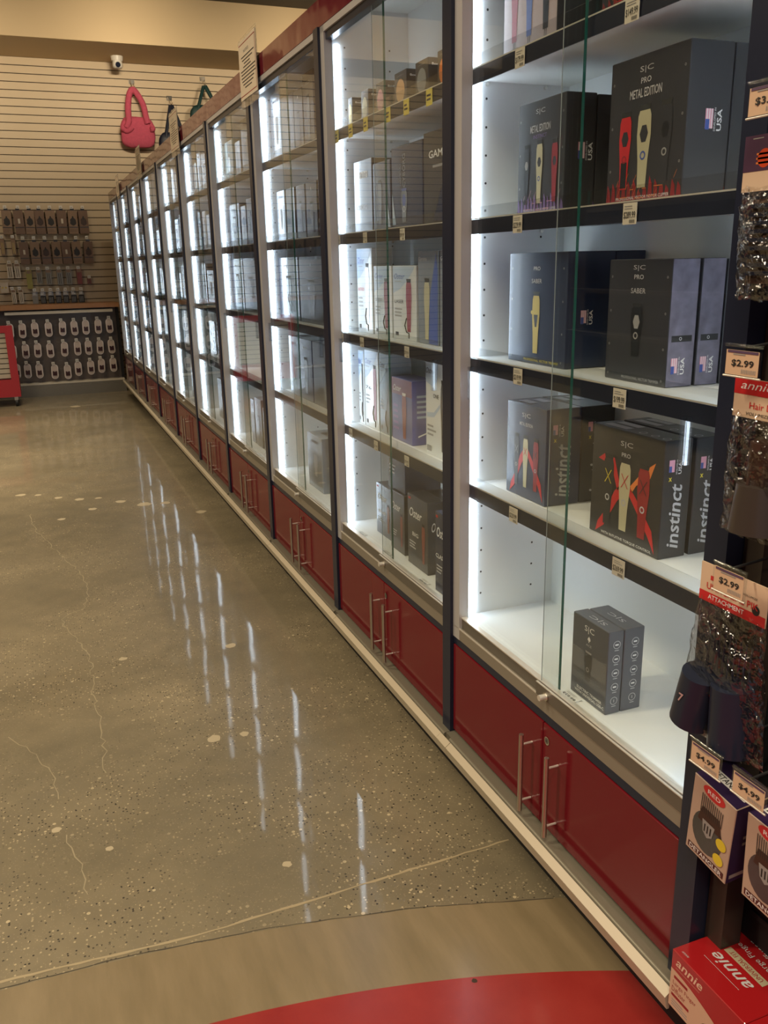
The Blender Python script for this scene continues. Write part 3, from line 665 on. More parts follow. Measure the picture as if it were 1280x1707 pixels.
c2('clipper_box', .974, 2.280, 2.137, 5, .217, .055, box_char, art_osterblue('BIG', .3), 'large charcoal box with white script name, centre of bottom deck, second cabinet')
c2('clipper_box', 1.031, 2.280, 2.137, 5, .215, .055, box_char, art_osterblue('BIG', .3), 'charcoal box right behind the large charcoal one, bottom deck of second cabinet')
c2('clipper_box', .948, 2.030, 1.930, 5, .228, .06, box_navy, art_osterblue('CLASSIC', .7), 'navy CLASSIC clipper box by the black post on the bottom deck, second cabinet')
def art_mini(wm):
    def a(m, f, sd, tp, w_, h, d):
        m.text(f, 'GAMMA+', w_*.5, h*.88, .004, ink_g, w_*.55)
        m.disc(f, w_*.5, h*.45, w_*.36, wm, .0006, h*.34, 14); m.rect(f, w_*.2, w_*.8, h*.06, h*.14, ink_g, .0008); m.text(sd, 'Body', d*.45, h*.82, .007, ink_w, d*.5, bold=.02)
    return a
for k, (y0, y1, wm, wn) in enumerate(((2.690, 2.655, gold, 'gold'), (2.578, 2.520, champ, 'pale gold'), (2.458, 2.395, ink_pk, 'pink'), (2.323, 2.243, mat('window_peach', (.68, .42, .22), .4), 'peach'), (2.186, 2.109, mat('window_steel', (.35, .38, .40), .3, .4), 'steel grey'), (2.056, 1.985, ink_o, 'orange'))):
    c2('gift_box', .970, y0, y1, 1, .085, .05, box_char, art_mini(wm), 'small black box with round %s window, %s from left, top shelf of second cabinet' % (wn, ORD[k]))
for k, y in enumerate((2.725, 2.60, 2.475, 2.308, 2.185, 2.048)):
    pricecard(XR-.0015, y, SHZ[1]-.037, .034, .036, '', paper_y, 'yellow price card, %s from left on the top shelf of the second cabinet' % ORD[k], 'yellow price cards')
for k, (y, sh) in enumerate(((2.74, 2), (2.50, 2), (2.22, 2), (2.74, 3), (2.55, 3), (2.20, 3), (2.68, 4), (2.45, 4), (2.21, 4))):
    pricecard(XR-.0015, y, SHZ[sh]-.032, .032, .030, '$79.99' if k % 2 else '$99.99', paper, 'pale price card, %s on the %s edge of the second cabinet' % (['left one', 'middle one', 'right one'][k % 3], SHN[sh]))
for k, y in enumerate((2.62, 2.40, 2.12)):
    pricecard(.925, y, DECK+.002, .05, .028, '$89.99', mat('card_white', (.75, .75, .72), .6), 'white price card lying on the bottom deck of the second cabinet, %s from left' % ORD[k], 'price cards lying on decks', True)

# remaining cabinets
def art_gen(kind, rr):
    def a(m, f, sd, tp, w_, h, d):
        if kind == 'dark':
            m.text(f, 'A', w_*.5, h*.88, .012, ink_w, .012, bold=.02); clipper(m, f, w_*.5, h*.12, w_*.34, h*.5, rr.choice((box_silver, box_char, box_silver)), None, box_char, None, ink)
        elif kind == 'label':
            m.rect(f, w_*.08, w_*.92, h*.10, h*.70, box_black, .0005); m.text(f, 'ANDIS', w_*.5, h*.88, .010, ink, w_*.5, bold=.02); clipper(m, f, w_*.55, h*.25, w_*.26, h*.4, ink_g)
            m.rect(tp, w_*.3, w_*.7, d*.3, d*.7, ink, .0006)
        elif kind == 'white':
            m.text(f, 'A', w_*.3, h*.86, .014, ink_r, .014, bold=.02); clipper(m, f, w_*.6, h*.12, w_*.3, h*.6, box_char, None, None, None, ink); m.lines(f, w_*.08, w_*.4, h*.2, h*.5, 4, ink_g)
        else:
            m.text(f, 'PRO', w_*.5, h*.86, .010, ink_lg, w_*.4); clipper(m, f, w_*.5, h*.12, w_*.3, h*.55, box_silver, None, None, ink, ink)
    return a
KIND = {'black': (box_black, 'dark'), 'navy': (box_navy, 'plain'), 'charcoal': (box_char, 'dark'), 'grey': (box_grey, 'plain'), 'white': (box_white, 'white'), 'silver': (box_silver, 'label'), 'green': (box_green, 'dark'), 'red': (box_red, 'plain')}
# (cabinet, shelf): [(left edge from the cabinet's far side, width, height, depth, colour), ...]
STOCK = {
 (3, 1): [(.02, .155, .25, .10, 'silver'), (.18, .16, .215, .12, 'charcoal'), (.345, .11, .21, .12, 'charcoal'), (.465, .12, .245, .12, 'navy'), (.61, .14, .275, .10, 'navy'), (.76, .09, .24, .1, 'silver')],
 (3, 2): [(.045, .115, .195, .10, 'silver'), (.185, .115, .195, .10, 'grey'), (.325, .11, .195, .10, 'grey'), (.45, .13, .195, .10, 'charcoal'), (.60, .14, .20, .10, 'navy')],
 (3, 3): [(.015, .29, .245, .12, 'navy'), (.32, .30, .245, .12, 'black'), (.64, .20, .245, .12, 'charcoal')],
 (3, 4): [(.12, .14, .24, .10, 'silver'), (.27, .17, .24, .12, 'navy'), (.45, .34, .24, .10, 'charcoal')],
 (3, 5): [(.33, .19, .22, .12, 'silver'), (.64, .10, .25, .08, 'grey')],
 (4, 1): [(.03, .18, .185, .12, 'green'), (.26, .10, .16, .10, 'grey'), (.40, .22, .235, .10, 'silver'), (.64, .12, .2, .1, 'navy')],
 (4, 2): [(.03, .24, .20, .12, 'navy'), (.30, .10, .18, .12, 'grey'), (.42, .22, .205, .12, 'black')],
 (4, 3): [(.015, .25, .25, .10, 'navy'), (.28, .26, .25, .12, 'black'), (.56, .26, .25, .12, 'charcoal')],
 (4, 5): [(.25, .07, .22, .12, 'silver'), (.34, .13, .24, .12, 'charcoal'), (.50, .14, .21, .09, 'silver')],
}
for b in range(5, 11):
    rr = random.Random(b*11)
    for s_ in range(1, 6):
        if (b, s_) in ((7, 1), (5, 4)): continue
        L = []; p = .03+rr.random()*.06 + (.25 if s_ == 5 else 0)
        while p < .74:
            w_ = rr.choice((.10, .13, .16, .2)); L.append((p, min(w_, .85-p), rr.uniform(.17, .245), .11, rr.choice(('navy', 'charcoal', 'silver', 'navy', 'black', 'grey', 'white')))); p += w_+rr.uniform(.015, .05)
        STOCK[(b, s_)] = L
for (b, s_), L in STOCK.items():
    for k, (p, w_, h, d, c) in enumerate(L):
        mt, kd = KIND[c]
        n_ = len(L); pos = {1: 'the only one', 2: ('left one', 'right one')}.get(n_); pos = pos if n_ == 1 else (pos[k] if n_ == 2 else ORD[k]+' from left')
        y0 = yfar(b)-p
        z = SHZ[s_]+.0005
        h = min(h, {1: .33, 2: .25, 3: .26, 4: .26, 5: .30}[s_])
        carton('product_box', .985, y0, y0-w_, z, h, d, mt, art=art_gen(kd, random.Random(k+b)), label='%s box, %s on the %s of the %s cabinet' % (c, pos, SHN[s_], BN[b-1]), group='boxes in the %s cabinet' % BN[b-1])
# wrapped cables in the fourth and fifth cabinets
for (b, y, z, nm) in ((5, -.35, SHZ[4], 'left one'), (5, -.58, SHZ[4], 'right one'), (3, -.60, SHZ[4], '')):
    if b == 3: continue
    t = MB(); rr = random.Random(int(-y*100))
    t.tube([(0, .05*math.cos(a*.7), .11+.09*math.sin(a*.7)) for a in range(10)], .008, box_black)
    t.box(-.02, .03, -.08, .08, 0, .215, film)
    o = t.build('cable_pack', None, (.99, yfar(b)+y, z+.001)); tag(o, 'crinkled clear pack with black coiled cable, %s on fourth shelf of fifth cabinet' % nm, 'pack', 'clear packs in the fifth cabinet')

# acrylic signs above the cabinets
def sign(y0, y1, z0, z1, nm):
    t = empty('sign_holder', (.893, (y0+y1)/2, 2.0), label='white paper notice in clear upright holder, %s' % nm, category='sign', group='notices above the cabinets')
    w_ = y0-y1; h = z1-z0; m = MB(); m.box(.004, .006, -w_/2-.006, w_/2+.006, z0-2.0-.03, z1-2.0+.012, acryl); m.box(.006, .014, -.02, .02, z0-2-.03, z0-2-.005, acryl); m.build('clear_holder', t)
    m = MB(); m.box(.0015, .0035, -w_/2, w_/2, z0-2.0, z1-2.0, mat('notice_paper', (.72, .62, .48), .6)); f = front(.0015, w_/2, z0-2.0)
    for a0, a1, b0, b1 in ((.02, .98, .93, .945), (.02, .98, .055, .07), (.96, .975, .06, .94)): m.rect(f, w_*a0, w_*a1, h*b0, h*b1, ink_dr)
    m.text(f, 'NOTICE', w_*.45, h*.80, h*.05, ink_g, w_*.3)
    for k, (a0, a1) in enumerate(((.15, .9), (.2, .8), (.3, .65), None, (.25, .7), None, (.1, .95), None, (.12, .92), (.12, .95), (.15, .85), (.2, .8), None, (.3, .7)) if 0 else ((.15, .9), (.2, .8), (.3, .65), (.25, .7), (.1, .95), (.12, .92), (.12, .95), (.15, .85), (.2, .8), (.3, .7))):
        b = h*(.70-.058*k); m.rect(f, w_*a0, w_*a1, b, b+h*.018, ink, .0006)
    m.build('paper', t)
sign(3.755, 3.48, 2.015, 2.225, 'nearest of the four')
sign(5.615, 5.33, 2.03, 2.235, 'second nearest of the four')
sign(7.35, 7.09, 2.06, 2.245, 'third nearest of the four')
sign(9.05, 8.81, 2.03, 2.20, 'farthest of the four')

# ------------------------------------------------------------------ black fixture with hanging goods at right
fx = empty('black_gondola', (.95, .3, 0), label='black merchandise fixture at the right end of the cabinet row', category='shelving')
MB().box(-.02, .02, .585, .622, .02, 2.3, mat('post_dark_brown', (.035, .028, .022), .45)).build('upright', fx)
m = MB(); m.box(.04, .06, -1.2, .622, .05, 2.3, blackm)
for k in range(24): m.box(.036, .041, -1.2, .585, .15+k*.09, .16+k*.09, box_black)
m.build('back_panel', fx)
MB().box(-.075, .04, -1.2, .618, .145, .165, blackm).build('base_shelf', fx)
MB().box(-.02, .04, -1.2, .62, 0, .145, blackm).build('base', fx)
def local(o, fn): pass
def hook_tag(y0, y1, z0, z1, price, nm, x=.82, tilt=0):
    t = empty('peg_hook', (x, (y0+y1)/2, z1), label='clear %s price holder on hook, %s' % (price, nm), category='peg hook', group='peg hooks with price holders')
    w_ = y0-y1; h = z1-z0
    m = MB(); m.cyl((.002, 0, -.004), (.165, 0, .012), .002, blackm, 8); m.build('hook_rod', t)
    m = MB(); m.box(.0, .0012, -w_/2, w_/2, -h, 0, acryl); m.cyl((0, -w_/2, -.001), (0, w_/2, -.001), .0022, acryl, 8); m.cyl((0, -w_/2, -h), (0, w_/2, -h), .0014, alu_b, 8); m.build('clear_holder', t)
    m = MB(); f = front(-.0005, w_/2, -h); m.box(-.0005, -.0001, -w_/2+.004, w_/2-.003, -h+.002, -.007, mat('tag_peach', (.62, .44, .30), .6))
    m.text(f, price, w_*.52, h*.42, h*.24, ink, w_*.6, bold=.02)
    for k in range(9): m.rect(f, w_*(.5+.045*k), w_*(.52+.045*k), h*.12, h*.25, ink_g, .0006)
    m.lines(f, w_*.25, w_*.75, h*.66, h*.74, 1, ink_g); m.rect(f, w_*.09, w_*.92, h*.74, h*.82, mat('tag_strip', (.10, .06, .12), .5), .0006)
    m.build('price_ticket', t)
    t.rotation_euler = (0, 0, 0)
    return t
hook_tag(.877, .815, 1.540+EYE-EYE-.005+.0, 1.575, '$3.99', 'topmost, above the purple header pack')
hook_tag(.877, .815, 1.232, 1.272, '$2.99', 'above the red and white hair pack')
hook_tag(.863, .803, .942, .984, '$2.99', 'above the UNIVERSAL PIK pack')
hook_tag(.876, .813, .668, .708, '$4.99', 'above the left detangler box')
hook_tag(.793, .730, .668, .708, '$4.99', 'above the right detangler box, at photo edge')

def bagmesh(y0, y1, z0, z1, dx, seed, taper=.8, n=26):
    rr = random.Random(seed); v = []; rows = 22
    for i in range(rows+1):
        t = i/rows; zz = z1+(z0-z1)*t; hw = (y0-y1)/2*(1+(taper-1)*t); cy = (y0+y1)/2; th = dx*(.15+.85*math.sin(min(1, t*1.2+.05)*math.pi*.9))
        for k in range(n):
            a = k*2*math.pi/n; j = 1+rr.uniform(-.16, .16)
            v.append((math.cos(a)*th*j+rr.uniform(-.002, .002), cy-.0+math.sin(a)*hw*(1+rr.uniform(-.03, .03)), zz+rr.uniform(-.003, .003)))
    f = [(i*n+k, i*n+(k+1) % n, (i+1)*n+(k+1) % n, (i+1)*n+k) for i in range(rows) for k in range(n)]
    return v, f
# UNIVERSAL PIK pack
def header_pack(name, label, y0, y1, ztop, zhead, zbot, art, content, seed, x=.858, taper=.8, roty=0):
    t = empty(name, (x, (y0+y1)/2, ztop), label=label, category='pack', group='header card packs on peg hooks')
    w_ = y0-y1; m = MB(); m.box(-.001, .001, -w_/2, w_/2, zhead-ztop, 0, mat('card_cream', (.66, .50, .36), .6)); art(m, front(-.001, w_/2, zhead-ztop), w_, ztop-zhead); m.build('header_card', t)
    m = MB(); v, f = bagmesh(w_/2, -w_/2, zbot-ztop, zhead-ztop+.006, .020, seed, taper); m.add(v, f, film, False); m.build('clear_bag', t)
    m = MB(); content(m, w_, zhead-ztop, zbot-ztop); m.build('contents', t, label='black comb attachments')
    t.rotation_euler = (roty, 0, 0)
    return t
def art_pik(m, f, w_, h):
    m.rect(f, 0, w_, 0, h*.26, ink_r); m.text(f, 'UNIVERSAL PIK', w_*.5, h*.43, h*.17, ink_r, w_*.78, bold=.01); m.text(f, 'ATTACHMENT', w_*.42, h*.16, h*.12, ink_w, w_*.55, bold=.01)
    m.text(f, 'SNAPS, STYLE, VOLUMIZE', w_*.62, h*.62, h*.06, ink, w_*.5); m.rect(f, w_*.16, w_*.36, h*.60, h*.72, ink_r); m.disc(f, w_*.86, h*.34, .007, ink)
    m.disc(f, w_*.55, h*.84, .010, blackm, .0006, .003)
def con_pik(m, w_, zh, zb):
    m.cyl((.0, w_*.44, zb+.010), (-.004, w_*.30, zb+.095), .034, black, 24, .030); m.cyl((.004, -w_*.18, zb+.00), (.0, -w_*.14, zb+.10), .034, black, 24, .030)
    for k in range(9): m.cyl((.002, w_*.30-k*.010, zb+.105), (.0, w_*.28-k*.010, zb+.170), .0022, black, 6, .001)
    m.text(Face((-.0345, w_*.46, zb+.040), (0, -1, 0), (0, 0, 1), (-1, 0, 0)), '7', .012, .018, .014, mat('seven_rose', (.45, .28, .30), .4), shear=.2, bold=.02)
header_pack('hair_pick_pack', 'crinkled UNIVERSAL PIK attachment pack with black cup, overlapping the lower cabinet glass', .925, .800, .957, .900, .695, art_pik, con_pik, 3, taper=1.35)
def art_dk(m, f, w_, h):
    m.rect(f, 0, w_, h*.36, h, mat('header_purple', (.07, .03, .07), .4)); m.disc(f, w_*.26, h*.58, .011, mat('round_seal_red', (.60, .06, .01), .4)); m.lines(f, w_*.16, w_*.36, h*.46, h*.70, 3, ink_o)
    m.text(f, 'DETANGLE', w_*.72, h*.66, h*.16, ink_w, w_*.5, bold=.01); m.lines(f, w_*.1, w_*.25, h*.92, h*.96, 1, ink_g)
def con_comb(m, w_, zh, zb):
    m.box(-.004, .004, -w_*.30, w_*.32, zb+.02, zh-.01, hair_b)
    for k in range(9): m.box(-.008, .008, -w_*.3, w_*.3, zb+.03+k*.010, zb+.035+k*.010, black)
header_pack('comb_pack', 'purple header pack with orange round seal and crinkled clear bag, upper right', .905, .775, 1.520, 1.455, 1.325, art_dk, con_comb, 4, x=.85, taper=.9)
def art_hair(m, f, w_, h):
    m.rect(f, 0, w_, h*.60, h, ink_r); m.text(f, 'annie', w_*.32, h*.84, h*.2, ink_w, w_*.45, 0, .3); m.text(f, 'Hair Diffuser', w_*.55, h*.34, h*.17, ink_r, w_*.62); m.text(f, 'VOLUMIZE & STYLE', w_*.5, h*.12, h*.08, ink, w_*.6, 0, .2)
def con_cup(m, w_, zh, zb):
    m.cyl((0, 0, zb+.012), (0, 0, zb+.075), .036, mat('cup_dark_brown', (.05, .04, .035), .3), 22, .030); m.cyl((0, 0, zb+.075), (0, 0, zb+.13), .018, hair_b, 16)
    for k in range(8): m.cyl((.02*math.cos(k), .02*math.sin(k), zb+.075), (.012*math.cos(k), .012*math.sin(k), zb+.125), .003, hair_b, 6)
header_pack('hair_diffuser_pack', 'red and white header pack with dark brown cup, right of the third cabinet shelf', .885, .765, 1.226, 1.176, 1.02, art_hair, con_cup, 5, x=.85, taper=1.05)
# detangler boxes
def detangler(y, nm, rot):
    h, w_, d = .150, .088, .072; m = MB(); cm = mat('detangler_cream', (.50, .38, .30), .4); pm = mat('detangler_purple', (.035, .018, .07), .35)
    m.bevbox(0, d, -w_, 0, -h, 0, cm, .001); f = front(0, 0, -h); sd = side(0, -w_, -h); tp = top(0, 0, 0)
    m.rect(sd, .001, d-.001, .001, h-.001, pm, .0003); m.rect(tp, .001, w_-.001, .001, d-.001, pm, .0003)
    m.disc(f, w_*.5, h*.93, w_*.26, ink_r, .0006, h*.075, 20); m.text(f, 'RED', w_*.5, h*.925, h*.05, ink_w, w_*.30, bold=.01)
    m.disc(f, w_*.46, h*.40, w_*.36, box_black, .0006, h*.26, 24); m.poly(f, [(w_*.20, h*.50), (w_*.78, h*.50), (w_*.70, h*.70), (w_*.28, h*.70)], hair_b, .0008)
    for k in range(12): a = w_*(.24+.045*k); m.rect(f, a, a+.0014, h*.62, h*(.86-.004*k), ink, .0009)
    m.poly(f, [(w_*.32, h*.55), (w_*.62, h*.55), (w_*.58, h*.40), (w_*.47, h*.35), (w_*.36, h*.40)], ink_g, .0011)
    for k in range(3): m.rect(f, w_*(.38+.07*k), w_*(.41+.07*k), h*.41, h*.51, ink, .0013)
    for cx, cy, s_ in ((.80, .43, '11'), (.78, .22, '4X')): m.disc(f, w_*cx, h*cy, w_*.12, ink_y, .0012, None, 18); m.text(f, s_, w_*cx, h*cy+.001, .009, ink, .010, bold=.02)
    m.rect(f, w_*.06, w_*.94, h*.035, h*.115, mat('label_maroon', (.07, .01, .01), .4)); m.text(f, 'DETANGLER', w_*.5, h*.075, h*.055, ink_w, w_*.80, bold=.015)
    m.rect(tp, w_*.08, w_*.92, d*.28, d*.50, ink_w, .0006); m.text(tp, 'DETANGLER', w_*.5, d*.39, d*.15, ink, w_*.76, bold=.015)
    m.rect(sd, d*.08, d*.92, h*.06, h*.11, ink_g, .0006); m.text(sd, '4X', d*.5, h*.80, .008, ink_g); m.lines(sd, d*.3, d*.8, h*.45, h*.62, 2, ink_g); m.disc(sd, d*.75, h*.35, .010, ink_g, .0006, n=16, r_in=.8)
    o = m.build('detangler_box', None, (.862, y, .618)); o.rotation_euler = (math.radians(rot), math.radians(-5), 0)
    tag(o, nm, 'box', 'detangler attachment boxes'); return o
detangler(.906, 'cream DETANGLER comb box with purple top, left one on its hook', 8)
detangler(.798, 'cream DETANGLER comb box cut off by the right photo edge', 3)
def annie(y, nm, h=.112, x=.86, w_=.160, d=.15):
    m = MB(); m.bevbox(0, d, -w_, 0, 0, h, box_red, .001); f = front(0, 0, 0); tp = top(0, 0, h); cm = mat('annie_cream', (.60, .42, .30), .4)
    n_ = 10; m.poly(f, [(.001, .001), (w_-.001, .001), (w_-.001, h*.30)]+[(w_*(1-t/n_), h*(.30+.38*math.sin(t/n_*math.pi/2))) for t in range(1, n_)]+[(.001, h*.68)], cm, .0005)
    m.text(f, 'annie', w_*.26, h*.86, h*.15, mat('ink_cream', (.72, .55, .42), .5), w_*.38, 0, .3, .012); m.rect(f, w_*.07, w_*.42, h*.735, h*.742, cm, .0006)
    m.rect(f, w_*.06, w_*.26, h*.55, h*.60, ink_dr, .0008); m.text(f, 'Large Finger', w_*.22, h*.46, h*.09, ink_dr, w_*.34); m.text(f, 'Diffuser', w_*.14, h*.35, h*.09, ink_dr, w_*.2)
    m.rect(f, w_*.04, w_*.30, h*.22, h*.27, ink_dr, .0008); m.lines(f, w_*.05, w_*.3, h*.05, h*.18, 3, ink_g); m.disc(f, w_*.62, h*.16, w_*.16, hair_b, .0008, h*.22, 24)
    m.text(tp, 'annie', w_*.46, d*.36, d*.14, ink_lg, w_*.5, math.pi, .3, .012); m.rect(tp, w_*.2, w_*.68, d*.245, d*.25, ink_lg, .0006)
    m.rect(tp, w_*.22, w_*.74, d*.50, d*.60, mat('sticker_beige', (.40, .36, .24), .5)); m.text(tp, 'UNIVERSAL FIT', w_*.48, d*.55, d*.055, ink_dr, w_*.42, math.pi); m.text(tp, 'Large Finger', w_*.42, d*.72, d*.09, ink_lg, w_*.5, math.pi); m.text(tp, 'Diffuser', w_*.42, d*.87, d*.09, ink_lg, w_*.36, math.pi)
    m.text(tp, 'annie', w_*.12, d*.07, d*.03, ink_lg, w_*.09, 0, .3)
    o = m.build('diffuser_box', None, (x, y, 1660/1e4)); tag(o, nm, 'box', 'red diffuser boxes'); return o
annie(.918, 'red and cream Large Finger Diffuser box at lower right corner, left one')
annie(.757, 'red diffuser box at the very edge, right neighbour of the first')

# ------------------------------------------------------------------ far wall goods
cnt = empty('wall_counter', (.0, 10.6, 0), label='low gondola at the back wall with orange wooden top', category='counter')
wood = mat('orange_wood', (.36, .17, .065), .4, var=.2, vscale=6)
MB().box(-1.9, .935, -.17, .30, .955, 1.003, wood).build('wooden_top', cnt, label='orange wooden counter top')
MB().box(-.27, .86, -.15, .02, .905, .935, mat('shelf_white', (.70, .64, .52), .4)).build('white_edge', cnt)
pan = mat('panel_grey_brown', (.12, .098, .088), .35)
m = MB(); m.box(-1.9, .90, .0, .02, .12, .955, pan)
for k in range(12):
    for z in (.28, .37, .46, .58, .66, .77): m.box(-.27+k*.1, -.235+k*.1, -.0006, .001, z, z+.006, mat('slot_grey', (.16, .14, .12), .4))
m.build('panel', cnt)
m = MB(); m.box(-1.9, .93, -.13, .02, .105, .13, mat('shoe_grey', (.24, .22, .18), .35, .4)); m.box(-1.9, .93, -.15, -.13, .0, .105, mat('shoe_grey', (.24, .22, .18), .35, .4)); m.box(-1.9, .92, -.12, .0, .13, .145, mat('shelf_white', (.70, .64, .52), .4)); m.build('base_shoe', cnt)
MB().box(.90, .935, -.02, .3, 0, .955, blackm).build('end_panel', cnt)

def peg(x, y, z, L=.06, w_=.034, nm=''):
    t = empty('peg_hook', (x, y, z)); MB().cyl((0, 0, 0), (0, L, .004), .0022, chrome, 6).build('hook_rod', t)
    m = MB(); m.box(-w_/2, w_/2, -.002, -.0008, -.020, .012, mat('wall_tag_pale', (.70, .67, .60), .6)); m.rect(Face((-w_/2, -.002, -.020), (1, 0, 0), (0, 0, 1), (0, -1, 0)), w_*.2, w_*.8, .010, .018, ink_g); m.build('price_ticket', t)
    return t
peg0 = None
def put_peg(x, y, z, label, group):
    global peg0
    if peg0 is None: peg0 = peg(x, y, z); o = peg0
    else: o = dup(peg0); o.location = (x, y, z)
    tag(o, label, 'peg hook', group)
def wf(x0, z0): return Face((x0, 0, z0), (1, 0, 0), (0, 0, 1), (0, -1, 0))
def card(x, z0, w_, h, seed, nm, Y=10.80):
    rr = random.Random(seed); m = MB(); m.box(-w_/2, w_/2, 0, .097, 0, h, kraft if seed % 2 else kraft_l); f = wf(-w_/2, 0)
    m.rect(f, .002, w_-.002, h*.265, h*.30, box_black, .001); m.lines(f, w_*.1, w_*.9, h*.08, h*.2, 2, kraft)
    k = seed % 4
    if k != 1:
        r = w_*.33; pts = [(w_*.5+r*math.cos(a*.52)*(1+.15*math.sin(3*a)), h*.52+h*.17*math.sin(a*.52)) for a in range(12)]; m.poly(f, pts, hair if k != 3 else hair_b, .0015)
        m.poly(f, [(w_*.35, h*.62), (w_*.65, h*.62), (w_*.55, h*.76), (w_*.45, h*.76)], hair, .0016)
    if k == 1: m.rect(f, w_*.4, w_*.62, h*.45, h*.65, paper, .001)
    m.box(-.02, .02, -.001, .019, h, h+.02, box_black)
    o = m.build('hair_piece_card', None, (x, Y, z0)); o.rotation_euler = (0, math.radians(rr.uniform(-2, 2)), 0); tag(o, nm, 'hanging card', 'brown hairpiece cards on the back wall')
C1 = [-.128, .003, .107, .219, .332, .447, .561, .679]; C2 = [.012, .126, .239, .354, .458, .571, .69]
for k, x in enumerate(C1):
    card(x, 1.757, .099, .250, k, 'brown hairpiece card, %s from left in the upper row on the back wall' % ORD[k])
    put_peg(x, 10.785, 2.045, 'peg hook with pale ticket over upper hairpiece row, %s from left' % ORD[k], 'peg hooks over the upper card row')
for k, x in enumerate(C2):
    card(x, 1.432, .096, .243, k+9, 'brown hairpiece card, %s from left in the lower row on the back wall' % ORD[k])
    put_peg(x, 10.785, 1.722, 'peg hook with pale ticket over lower row card, %s from left' % ORD[k], 'peg hooks over the lower card row')
def slim(x, z0, w_, h, base, inner, name, nm, grp):
    m = MB(); m.box(-w_/2, w_/2, 0, .097, 0, h, base); f = wf(-w_/2, 0); m.rect(f, w_*.1, w_*.9, h*.80, h*.96, kraft_l, .001)
    for a in (.3, .62): m.poly(f, [(w_*a, h*.06), (w_*(a+.1), h*.06), (w_*(a+.04), h*.74), (w_*(a-.04), h*.74)], inner, .0015)
    o = m.build(name, None, (x, 10.80, z0)); tag(o, nm, 'hanging pack', grp)
clear_c = mat('pack_grey', (.22, .21, .18), .35)
for k, x in enumerate((-.202, -.09)): slim(x, 1.54, .045, .175, kraft_l, gold, 'gold_clip_card', 'slim brown card with gold clip, %s of two at photo left' % ('left' if k == 0 else 'right'), 'gold clip cards'); put_peg(x, 10.785, 1.735, 'peg hook over the %s gold clip card' % ('left' if k == 0 else 'right'), 'peg hooks over gold clip cards')
for k, x in enumerate((-.16, -.083)): slim(x, 1.29, .062, .158, mat('pack_cream', (.60, .53, .42), .5), hair, 'bobby_pin_card', 'pale card with two black pins, %s of the pair' % ('left' if k == 0 else 'right'), 'pale pin cards'); put_peg(x, 10.785, 1.467, 'peg hook over the %s pale pin card' % ('left' if k == 0 else 'right'), 'peg hooks over pin cards')
P3 = [(.030, .205, 'yellow'), (.137, .15, 'grey'), (.236, .163, 'grey'), (.354, .17, 'grey'), (.453, .169, 'grey'), (.566, .169, 'red')]
for k, (x, h, c) in enumerate(P3):
    b_ = {'yellow': mat('pack_yellow', (.30, .27, .06), .5), 'grey': clear_c, 'red': mat('pack_red', (.22, .07, .06), .5)}[c]
    slim(x, 1.375-h, .058, h, b_, {'yellow': b_, 'grey': hair, 'red': ink_dr}[c], 'scissor_pack', 'slim %s scissor pack, %s from left in the row below the cards' % (c, ORD[k]), 'slim packs below the cards')
    put_peg(x-.006, 10.785, 1.395, 'peg hook over the %s slim pack of the third row' % ORD[k], 'peg hooks over slim packs')
slim(.669, 1.209, .040, .064, mat('pack_red', (.22, .07, .06), .5), hair, 'small_card', 'small reddish card hanging alone at the right of the slim packs', 'single small cards')
for k, x in enumerate((-.155, -.079)): slim(x, 1.015, .048, .152, mat('pack_cream', (.60, .53, .42), .5), hair, 'comb_card', 'narrow cream card with black comb above the counter, %s one' % ('left' if k == 0 else 'right'), 'comb cards above the counter'); put_peg(x-.01, 10.785, 1.185, 'peg hook over the %s narrow comb card' % ('left' if k == 0 else 'right'), 'peg hooks over comb cards')
for k, x in enumerate((.067, .151, .235, .315, .395, .481, .563)):
    m = MB(); f = wf(-.03, 0); m.box(-.03, .03, 0, .03, 0, .085, blackm if k else clear_c); m.box(-.028, .028, .002, .025, .085, .135, acryl); m.lines(f, .008, .05, .095, .125, 2, mat('wall_tag_pale'), fill=.5)
    for q in range(3): m.rect(f, .010+q*.015, .015+q*.015, .01, .07, ink_g, .0008)
    o = m.build('tweezer_pack', None, (x, 10.79, 1.004)); tag(o, 'small dark clear-topped pack just above counter, %s from left' % ORD[k], 'hanging pack', 'small packs above the counter')
    put_peg(x, 10.775, 1.162, 'peg hook over small counter pack, %s from left' % ORD[k], 'peg hooks over small counter packs')
m = MB(); m.box(-.04, .04, 0, .02, 0, .11, mat('pack_cream', (.60, .53, .42), .5)); f = wf(-.04, 0)
for a in (.02, .055): m.disc(f, a, .055, .010, gold, .001)
o = m.build('earring_card', None, (-.24, 10.80, 1.135)); tag(o, 'cream card with two gold discs at the left photo edge', 'hanging card')
